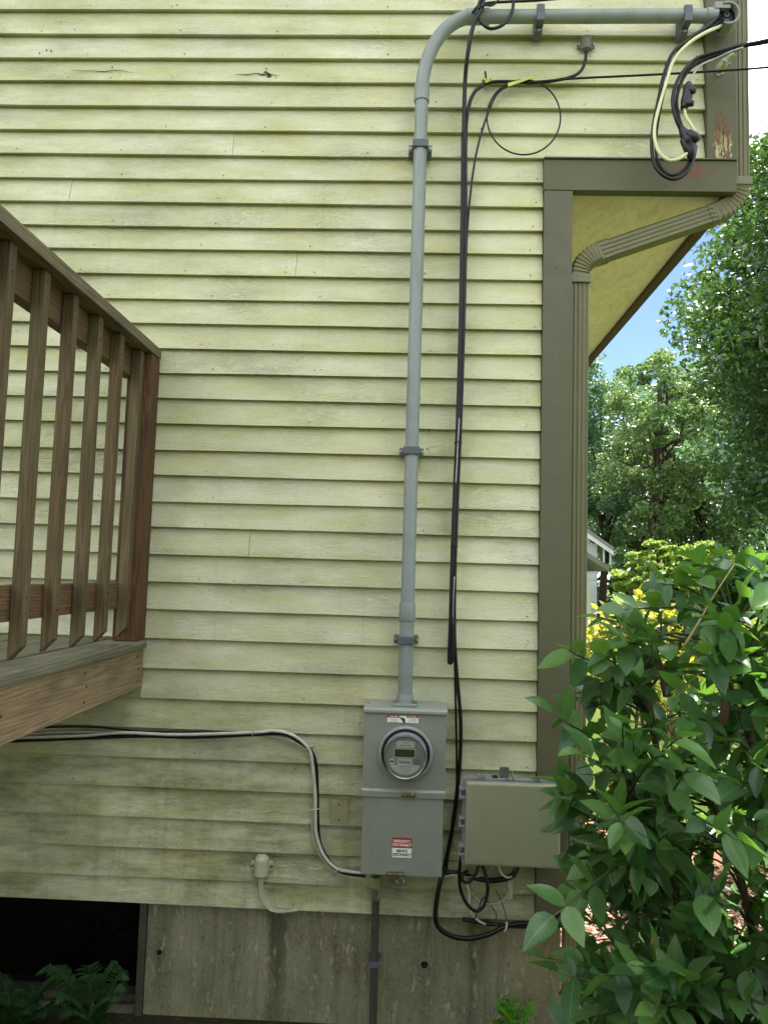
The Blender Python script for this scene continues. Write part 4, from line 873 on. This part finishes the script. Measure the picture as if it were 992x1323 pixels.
def leafy_bush(name, label, base, stems, clusters, mat, leafL, n_obj, seed, stem_mat='stem', twig_mat='greentwig', stem_r=.02, per=(5, 9), droop=.35, upbias=.35, lw=.46, group=None, cat='bush', old=None, vein=None):
    r = random.Random(seed); base = Vector(base); t = empty(name, base, label, cat, group)
    sp = []
    for tip, rad in stems:
        tip = Vector(tip); off = Vector((r.uniform(-.07, .07), r.uniform(-.07, .07), 0)); b0 = base+off
        mid = mixrng(b0, tip, .45)+Vector((r.uniform(-.06, .06), r.uniform(-.06, .06), r.uniform(.02, .12)))
        pts = smoothpath([b0, mixrng(b0, mid, .5)+Vector((r.uniform(-.03, .03), r.uniform(-.03, .03), 0)), mid, mixrng(mid, tip, .5)+Vector((r.uniform(-.04, .04), r.uniform(-.04, .04), .02)), tip], 5)
        MB().tube(pts, [rad*(1-.62*i/(len(pts)-1))*(1+.08*math.sin(i*2.1)) for i in range(len(pts))], 9).build('stem', stem_mat, t, 'all'); sp += pts[5:]
    leaves = []; tw = MB()
    for c in clusters:
        c = Vector(c); cand = sorted(sp, key=lambda q: (q-c).length+ .9*max(0, q.z-c.z+.03))[:3]; s0 = r.choice(cand)
        md = mixrng(s0, c, .5)+Vector((r.uniform(-.03, .03), r.uniform(-.03, .03), r.uniform(.0, .05)))
        pts = smoothpath([s0, md, c], 6); tw.tube(pts, [mixrng(.0045, .0016, i/(len(pts)-1)) for i in range(len(pts))], 5)
        d = (pts[-1]-pts[-3]).normalized(); n = r.randint(*per); az = r.uniform(0, 6.28)
        for k in range(n):
            if k == 0: p = pts[-1]; dd = d
            else:
                p = mixrng(pts[-1], pts[max(0, len(pts)-2-((k+1)//2)*2)], .55 if k > 2 else .35)
                a = az+(k % 2)*math.pi+((k+1)//2)*1.35; sidev = d.orthogonal().normalized(); sidev = Matrix.Rotation(a, 3, d) @ sidev
                dd = (sidev*.9+d*.45)
            dd = (dd+Vector((0, 0, upbias-r.uniform(0, droop*2)))).normalized()
            L = leafL*r.choice((r.uniform(.45, .8), r.uniform(.75, 1.15), r.uniform(.85, 1.3))); up = Vector((r.uniform(-.35, .35), r.uniform(-.45, .25), 1))
            leaves.append((p.copy(), frame(dd, up, r.uniform(-.55, .55)), L))
    tw.build('twigs', twig_mat, t, 'all', kind='stuff')
    # shared leaf meshes
    var = []
    for v in range(6):
        vs, fs = leaf_shape(1, lw*r.uniform(.88, 1.14), r.uniform(.05, .32), r.uniform(.1, .5), asym=r.uniform(-.1, .1))
        me = bpy.data.meshes.new('leaf'); me.from_pydata(vs, [], fs); me.polygons.foreach_set('use_smooth', [True]*len(me.polygons))
        me.materials.append(M[vein or mat]); var.append((me, vs, fs))
    cp = CAM['pos']
    def big(l): 
        q = l[0]-cp; zc = q.dot(AF); u = abs(q.dot(AR)/zc*CAM['f']); v = abs(q.dot(AU)/zc*CAM['f'])
        return -(l[2]/zc if (u < 500 and v < 670) else 0)
    leaves.sort(key=big)
    rest = MB()
    for i, (p, fm, L) in enumerate(leaves):
        me, vs, fs = var[r.randrange(6)]
        if i < n_obj:
            o = bpy.data.objects.new('leaf', me); COL.objects.link(o); o.parent = t; mm = (fm*L).to_4x4(); mm.translation = p-base; o.matrix_basis = mm
        else: rest.add([p+fm @ (Vector(q)*L) for q in vs], fs)
    if rest.v:
        o = rest.build('foliage', mat, t, 'all', kind='stuff')
    return t, leaves
r = random.Random(11)
BC = Vector((.90, -.98, .70)); BR = Vector((.72, .52, .94))
cl = []
while len(cl) < 900:
    q = Vector((r.uniform(-1, 1), r.uniform(-1, 1), r.uniform(-1, 1)))
    if not .2 < q.length < 1: continue
    p = Vector((BC.x+q.x*BR.x, BC.y+q.y*BR.y, BC.z+q.z*BR.z))
    if p.z < 0: continue
    if p.x > 1.75 or p.x < .155*(p.y+2.78)+(.05 if p.z > .55 else .1): continue
    if p.z > 1.0 and r.random() < .3: continue
    if p.x < .5 and p.z < .35: continue
    cl.append(p)
stems = [((.52, -.95, .98), .017), ((.62, -.8, 1.22), .018), ((.78, -.95, 1.40), .020), ((.95, -.75, 1.48), .022), ((1.12, -.9, 1.42), .018), ((1.3, -.7, 1.25), .018), ((.75, -.55, 1.1), .016), ((1.1, -1.15, 1.05), .016), ((.62, -1.1, .6), .013), ((1.45, -.9, .8), .015), ((.6, -.75, .42), .012), ((.95, -1.25, .75), .013)]
bush, bl_ = leafy_bush('leafy_bush', 'large dark green leafy bush in front of the house corner', (1.02, -.82, GZ), stems, cl, 'bush', .074, 300, 5, per=(6, 10), lw=.52, vein='bush_vein')
# cut stub and dry twig of the bush
for a_, b_, rad in (((862, 900), (845, 845), .010), ((930, 960), (942, 832), .011)):
    p0, p1 = at(*a_, -1.02), at(*b_, -1.02); MB().tube([p0, mixrng(p0, p1, .5)+Vector((.006, 0, 0)), p1], [rad, rad*.9, rad*.85], 9).build('cut_stub', 'stem', bush, 'all')
MB().tube(path([(884, 835, -1.1), (905, 800, -1.1), (922, 770, -1.1), (948, 730, -1.1)], 4), [.0032-.0018*i/12 for i in range(13)], 6).build('dry_twig', 'twig', bush, 'all')

def grow(name, label, base, cen, rad, n, mat, leafL, n_obj, seed, ns=5, **kw):
    r = random.Random(seed); cl = []; cen = Vector(cen)
    while len(cl) < n:
        q = Vector((r.uniform(-1, 1), r.uniform(-1, 1), r.uniform(-1, 1)))
        if not .4 < q.length < 1: continue
        cl.append(Vector((cen.x+q.x*rad[0], cen.y+q.y*rad[1], cen.z+q.z*rad[2])))
    st = [((cen.x+r.uniform(-.6, .6)*rad[0], cen.y+r.uniform(-.6, .6)*rad[1], cen.z+r.uniform(-.1, .6)*rad[2]), kw.get('stem_r', .014)) for _ in range(ns)]
    return leafy_bush(name, label, base, st, cl, mat, leafL, n_obj, seed, cat='shrub', **kw)
grow('yellow_shrub', 'sunlit yellow green shrub just behind the downspout', (1.12, 1.0, GZ), (1.17, 1.05, 1.16), (.36, .4, .30), 240, 'yellow', .046, 200, 21, stem_mat='stem', upbias=.7, droop=.35, lw=.48)
grow('lime_shrub', 'lime green sunlit shrub in the bed behind the leafy bush', (2.05, 1.7, GZ), (2.05, 1.7, .82), (.55, .6, .62), 240, 'lime', .055, 100, 22, stem_mat='stem', upbias=.6, lw=.46)
grow('lime_shrub', 'lime green shrub farther right behind the leafy bush', (2.9, 2.3, GZ), (2.9, 2.3, .72), (.6, .6, .6), 240, 'lime', .055, 60, 23, stem_mat='stem', upbias=.6, lw=.46)

# fern and weeds at the foundation
def fern(name, label, base, fronds, seed):
    r = random.Random(seed); t = empty(name, base, label, 'fern'); base = Vector(base)
    for (dx, dy, h) in fronds:
        tip = base+Vector((dx, dy, h)); pts = smoothpath([base, base+Vector((dx*.35, dy*.35, h*.75)), base+Vector((dx*.75, dy*.75, h*1.08)), tip], 10); n = len(pts)
        b = MB(); b.tube(pts, [.0022-.0016*i/(n-1) for i in range(n)], 5)
        for i in range(3, n):
            s = i/(n-1); L = .058*math.sin(math.pi*min(1, .18+.82*s)**.8)+.006; tg = (pts[min(i+1, n-1)]-pts[i-1]).normalized(); sd_ = tg.cross(Vector((0, 0, 1))).normalized()
            for q in (0,):
                pp = mixrng(pts[i-1], pts[i], q)
                for sg in (-1, 1):
                    fm = frame((sd_*sg+tg*.45+Vector((0, 0, r.uniform(-.25, .1)))), (0, 0, 1), r.uniform(-.2, .2)); vs, fs = leaf_shape(L*r.uniform(.85, 1.1), L*.2, .15, .2, (0, .2, .6, 1.))
                    b.add([pp+fm @ Vector(v) for v in vs], fs)
        b.build('frond', 'fern', t, 'all')
    return t
fr = random.Random(3)
def fronds(n, rr, hh): return [(rr*math.cos(a)*fr.uniform(.5, 1), rr*.7*math.sin(a)*fr.uniform(.4, 1)-.03, hh*fr.uniform(.65, 1.05)) for a in [2*math.pi*(i+fr.uniform(-.3, .3))/n for i in range(n)]]
fern('fern', 'green fern growing in front of the basement window', (-1.04, -.14, GZ-.02), fronds(11, .19, .24), 31)
fern('fern', 'darker fern at the left below the basement window', (-1.3, -.12, GZ-.02), fronds(9, .2, .17), 32)
def weed(base, label, n, h, seed):
    r = random.Random(seed); base = Vector(base); t = empty('weed', base, label, 'weed')
    for i in range(n):
        a = r.uniform(0, 6.28); tip = base+Vector((math.cos(a)*h*.55, math.sin(a)*h*.4, h*r.uniform(.6, 1.))); pts = smoothpath([base, mixrng(base, tip, .5)+Vector((0, 0, .02)), tip], 5)
        st = MB().tube(pts, .0016, 5).build('stalk', 'weed', t, 'all'); b = MB()
        for k in range(3, len(pts)):
            for sg in (-1, 1):
                fm = frame(Vector((math.cos(a+1.6*sg), math.sin(a+1.6*sg), r.uniform(-.1, .6))), (0, 0, 1), r.uniform(-.4, .4)); vs, fs = leaf_shape(.032*r.uniform(.7, 1.2), .010, .2, .25, (0, .25, .6, 1.)); b.add([pts[k]+fm @ Vector(v) for v in vs], fs)
        b.build('leaves', 'weed', t, 'all')
weed(at(668, 1345, -.06), 'bright green weed at the foot of the concrete near the bush', 9, .12, 41)
weed(at(648, 1350, -.05), 'small bright weed left of the other at the foundation', 6, .07, 42)

# mulch chips
r = random.Random(9); cb_ = MB()
for _ in range(5200):
    x = r.uniform(.62, 2.2); y = r.uniform(-.35, 2.5)
    if y > 1.6 and x > 1.9-(y-1.6): continue
    L = r.uniform(.012, .045); wd = r.uniform(.005, .014); a = r.uniform(0, 3.14); e = r.uniform(-.35, .35); h = r.uniform(.002, .006); c = Vector((x, y, GZ+r.uniform(.001, .014)))
    mt_ = Matrix.Rotation(a, 3, 'Z') @ Matrix.Rotation(e, 3, 'Y')
    cb_.add([c+mt_ @ Vector(v) for v in ((-L, -wd, 0), (L, -wd*.6, 0), (L, wd, 0), (-L, wd*.7, 0), (-L, -wd, h), (L, -wd*.6, h), (L, wd, h), (-L, wd*.7, h))], [(4, 5, 6, 7), (0, 1, 5, 4), (1, 2, 6, 5), (2, 3, 7, 6), (3, 0, 4, 7)])
tag(cb_.build('mulch_chips', 'chip'), 'reddish brown bark mulch chips covering the sunlit bed', 'mulch', kind='stuff')

# ------------------------------------------------------------------ trees
def tree(name, label, base, h, cc, cr3, n_clump, per, leaf, mat, seed, trunk_r=.18, group=None, cat='tree', flat=.6, limbs=18, clump=.17, shell=.25):
    rs = np.random.RandomState(seed); base = Vector(base); t = empty(name, base, label, cat, group); cc = np.array(cc, float); cr3 = np.array(cr3, float)
    d = rs.normal(size=(n_clump, 3)); d /= np.linalg.norm(d, axis=1)[:, None]
    rad = rs.uniform(shell, 1, n_clump)**.55*(1+.18*np.sin(d[:, 0]*5+seed)*np.cos(d[:, 2]*6+seed*2)); cl = d*rad[:, None]*cr3
    csz = clump*rs.uniform(.6, 1.35, n_clump)*cr3.mean()
    idx = np.repeat(np.arange(n_clump), per); N = len(idx)
    off = rs.normal(size=(N, 3)); off /= np.maximum(1, np.linalg.norm(off, axis=1)/1.6)[:, None]; off *= .62*np.array([1, 1, flat])
    P = cc+cl[idx]+off*csz[idx][:, None]
    P = P[P[:, 2] > base.z+.2]; N = len(P)
    nrm = rs.normal(size=(N, 3))*.75+np.array([0, 0, 1.]); nrm /= np.linalg.norm(nrm, axis=1)[:, None]
    a = np.cross(nrm, rs.normal(size=(N, 3))); a /= np.linalg.norm(a, axis=1)[:, None]; b = np.cross(nrm, a)
    L = leaf*rs.uniform(.65, 1.3, N)[:, None]
    V = np.stack([P-a*L*.55, P+b*L*.33+nrm*L*.10, P+a*L*.55, P-b*L*.33+nrm*L*.10], 1).reshape(-1, 3)-np.array(base)
    me = bpy.data.meshes.new('crown'); me.vertices.add(4*N); me.vertices.foreach_set('co', V.ravel())
    q = np.arange(N)*4; F = np.stack([q, q+1, q+2, q, q+2, q+3], 1).ravel()
    me.loops.add(6*N); me.loops.foreach_set('vertex_index', F); me.polygons.add(2*N); me.polygons.foreach_set('loop_start', np.arange(2*N)*3)
    me.update(calc_edges=True); me.validate(); me.materials.append(M[mat]); o = bpy.data.objects.new('crown', me); COL.objects.link(o); o.parent = t; o['kind'] = 'stuff'
    r = random.Random(seed); top = Vector(cc)+Vector((0, 0, cr3[2]*.6)); b0 = MB()
    tp = smoothpath([base-Vector((0, 0, .3)), mixrng(base, top, .3)+Vector((r.uniform(-.15, .15), r.uniform(-.15, .15), 0)), mixrng(base, top, .65)+Vector((r.uniform(-.2, .2), r.uniform(-.2, .2), 0)), top], 6); n = len(tp)
    b0.tube(tp, [trunk_r*(1-.8*i/(n-1)) for i in range(n)], 9); b0.build('trunk', 'bark', t, 'all')
    for k in range(limbs):
        tgt = Vector(cc+cl[r.randrange(n_clump)]*.9); j = max(2, min(n-2, int(n*r.uniform(.28, .8)))); s0 = tp[j]
        md = mixrng(s0, tgt, .5)+Vector((r.uniform(-.2, .2), r.uniform(-.2, .2), r.uniform(-.1, .4))); pts = smoothpath([s0, md, tgt], 5); rr = trunk_r*(.42 if k < 6 else .24)
        MB().tube(pts, [rr*(1-.85*i/(len(pts)-1)) for i in range(len(pts))], 6).build('limb', 'bark', t, 'all')
    return t
G = 'trees behind the house'
FW = 'far trees closing the view'
def tp_(px, Y): return at(px, 760, Y).x
# big dark tree at the right edge
tree('oak_tree', 'tall dark oak filling the right edge with a branch reaching left', (7.2, 8.6, GZ), 9, (7.1, 8.5, 5.7), (3.0, 2.6, 4.1), 290, 170, .105, 'tree_dark', 51, .26, G, limbs=34, clump=.16)
tree('oak_tree', 'dark tree low at the right under the tall oak', (8.6, 11, GZ), 7, (8.3, 11.2, 3.9), (2.9, 2.0, 3.3), 170, 150, .12, 'tree_cool', 52, .2, G, limbs=16)
tree('maple_tree', 'medium green tree with dark forked trunk showing left of the oak', (tp_(850, 20), 20, GZ), 9, (tp_(852, 20), 20, 5.9), (1.75, 1.8, 2.9), 115, 130, .125, 'tree_mid', 53, .17, G, limbs=26, clump=.17, shell=.35)
tree('maple_tree', 'hazy grey green tree rising just beyond the downspout', (tp_(775, 24), 24, GZ), 9, (tp_(775, 24), 24, 5.7), (2.0, 1.8, 4.1), 150, 150, .125, 'tree_cool', 54, .16, G, limbs=22)
tree('maple_tree', 'yellow green tree between the forked trunk and the oak', (tp_(915, 23), 23, GZ), 9, (tp_(918, 23), 23, 5.2), (2.2, 1.8, 3.9), 170, 150, .13, 'tree_mid', 55, .17, G, limbs=20)
tree('maple_tree', 'far green tree between the two nearer maples', (tp_(815, 32), 32, GZ), 10, (tp_(815, 32), 32, 6.6), (3.0, 2, 4.4), 130, 90, .22, 'tree_mid', 56, .18, G, limbs=16)
tree('maple_tree', 'far dark tree behind the oak foliage', (tp_(960, 30), 30, GZ), 12, (tp_(960, 30), 30, 6.6), (4.2, 2, 6), 150, 100, .24, 'tree_dark', 57, .2, G, limbs=14)
tree('maple_tree', 'far tree hidden mostly behind the house corner', (tp_(730, 34), 34, GZ), 10, (tp_(735, 34), 34, 5.6), (3.2, 2, 4.3), 110, 90, .22, 'tree_cool', 58, .18, G, limbs=12)
tree('japanese_maple', 'low light green layered maple beside the white house', (tp_(846, 12), 12, GZ), 2.6, (tp_(848, 12), 12, 1.60), (.75, .8, .72), 90, 110, .085, 'tree_light', 61, .06, None, flat=.35, limbs=20)
tree('japanese_maple', 'light green low tree right of the layered maple', (tp_(905, 13), 13, GZ), 2.6, (tp_(905, 13), 13, 1.5), (1.0, .9, 1.0), 90, 100, .09, 'tree_light', 62, .06, None, flat=.4, limbs=14)
tree('oak_tree', 'tall slender dark tree rising behind the corner downspout at the right edge', (tp_(1005, 12), 12, GZ), 10, (tp_(1005, 12), 12, 7.0), (1.45, 1.4, 3.9), 130, 150, .12, 'tree_dark', 65, .16, G, limbs=18)
for k_, (px_, Y_, rx_) in enumerate(((770, 42, 6), (880, 44, 6), (985, 40, 6))):
    tree('far_tree', ('low far tree mass behind the white house', 'low far tree mass behind the forked trunk', 'low far tree mass behind the oak trunk')[k_], (tp_(px_, Y_), Y_, GZ), 6, (tp_(px_, Y_), Y_, 2.6), (rx_, 2.2, 3.6), 110, 80, .3, 'tree_dark', 80+k_, .2, FW, limbs=6)
# more of the wood to the right, outside the frame
tree('oak_tree', 'dark green tree outside the right edge of the yard', (13, 12, GZ), 10, (13, 12, 5.6), (3.2, 3, 4.4), 90, 80, .22, 'tree_dark', 63, .22, G, limbs=12)
tree('oak_tree', 'mid green tree far outside the right edge', (17, 20, GZ), 11, (17, 20, 6), (3.6, 3, 4.8), 90, 80, .26, 'tree_mid', 64, .22, G, limbs=10)

tree('sky_block_tree', 'added unseen tree blocking low sky behind the viewpoint, nearest the deck', (-4.8, -8.5, GZ), 5, (-4.8, -8.5, 2.7), (2.6, 1.6, 2.9), 60, 60, .42, 'tree_dark', 71, .15, None, limbs=6)  # these three unseen trees are added to darken the lower wall
tree('sky_block_tree', 'added unseen tree blocking low sky behind the viewpoint, middle one', (.2, -10, GZ), 5, (.2, -10, 2.8), (2.8, 1.6, 3.0), 60, 60, .42, 'tree_dark', 72, .15, None, limbs=6)
tree('sky_block_tree', 'added unseen tree blocking low sky behind the viewpoint, nearest the bush', (5.0, -9, GZ), 5, (5.0, -9, 2.6), (2.4, 1.6, 2.8), 60, 60, .42, 'tree_dark', 73, .15, None, limbs=6)

# ------------------------------------------------------------------ neighbour's house
nh = empty('neighbour_house', (3.0, 18, GZ), 'white neighbouring house with grey gable roof seen past the downspout', 'house')
NY = 18.0
p1 = at(793, 707, NY-.4); p0 = at(758, 683, NY-.4); slope = (p1.z-p0.z)/(p1.x-p0.x)
ex = p1.x; ridge = ex-6.0; rz_ = p1.z-slope*6.0; ex0 = ridge-6.0
wxr = ex-.35
z_at = lambda x: p1.z+slope*(x-p1.x) if x > ridge else p1.z+slope*((2*ridge-x)-p1.x)
MB().prism([(ridge*2-wxr, GZ), (wxr, GZ), (wxr, z_at(wxr)-.2), (ridge, rz_-.2), (ridge*2-wxr, z_at(wxr)-.2)], 1, NY, NY+8).build('wall', 'nwall', nh)
zc = GZ+.2; k = 0
while zc < rz_-.4:
    half = wxr-ridge if zc < z_at(wxr)-.25 else max(.0, (rz_-.25-zc)/(-slope))
    if half > .3: MB().prism([(NY-.018, zc), (NY-.003, zc+.19), (NY-.001, zc+.19), (NY-.001, zc)], 0, ridge-half, ridge+half).build('clapboard', 'nwall', nh)
    zc += .2
for sg in (1, -1):
    X = lambda x: x if sg > 0 else 2*ridge-x
    MB().prism([(X(ex), p1.z-.09), (X(ex), p1.z), (ridge, rz_), (ridge, rz_-.09)], 1, NY-.4, NY+8.4).build('roof_slope', 'nroof', nh)
    MB().prism([(X(ex), p1.z-.22), (X(ex), p1.z-.095), (ridge, rz_-.095), (ridge, rz_-.22)], 1, NY-.38, NY-.34).build('rake_board', 'ntrim', nh)
q0, q1 = at(781, 708, NY-.03), at(787, 727, NY-.03)
wn = MB().box(q0.x, q1.x, NY-.03, NY-.02, q1.z, q0.z).build('window', 'inside', nh)
MB().box(q0.x-.05, q0.x, NY-.05, NY-.019, q1.z-.05, q0.z+.05).build('frame', 'ntrim', wn); MB().box(q1.x, q1.x+.05, NY-.05, NY-.019, q1.z-.05, q0.z+.05).build('frame', 'ntrim', wn)
# front wing with a pale roof
g0, g1 = at(758, 713, NY-4), at(787, 731, NY-4); s2 = (g1.z-g0.z)/(g1.x-g0.x); rd = g1.x-3.2
MB().prism([(rd*2-g1.x+.3, GZ), (g1.x-.3, GZ), (g1.x-.3, g1.z-.3), (rd, g1.z-s2*3.2-.2), (rd*2-g1.x+.3, g1.z-.3)], 1, NY-3.6, NY-.06).build('wing_wall', 'nwall', nh)
for sg in (1, -1):
    X = lambda x: x if sg > 0 else 2*rd-x
    MB().prism([(X(g1.x), g1.z-.12), (X(g1.x), g1.z), (rd, g1.z-s2*3.2), (rd, g1.z-s2*3.2-.12)], 1, NY-4, NY-.06).build('wing_roof', 'nroof', nh)

# ------------------------------------------------------------------ render settings
scene.render.engine = 'CYCLES'
scene.render.resolution_x, scene.render.resolution_y = 767, 1024
scene.cycles.max_bounces = 6; scene.cycles.diffuse_bounces = 4; scene.cycles.glossy_bounces = 2; scene.cycles.transmission_bounces = 4; scene.cycles.transparent_max_bounces = 6
scene.cycles.use_denoising = True
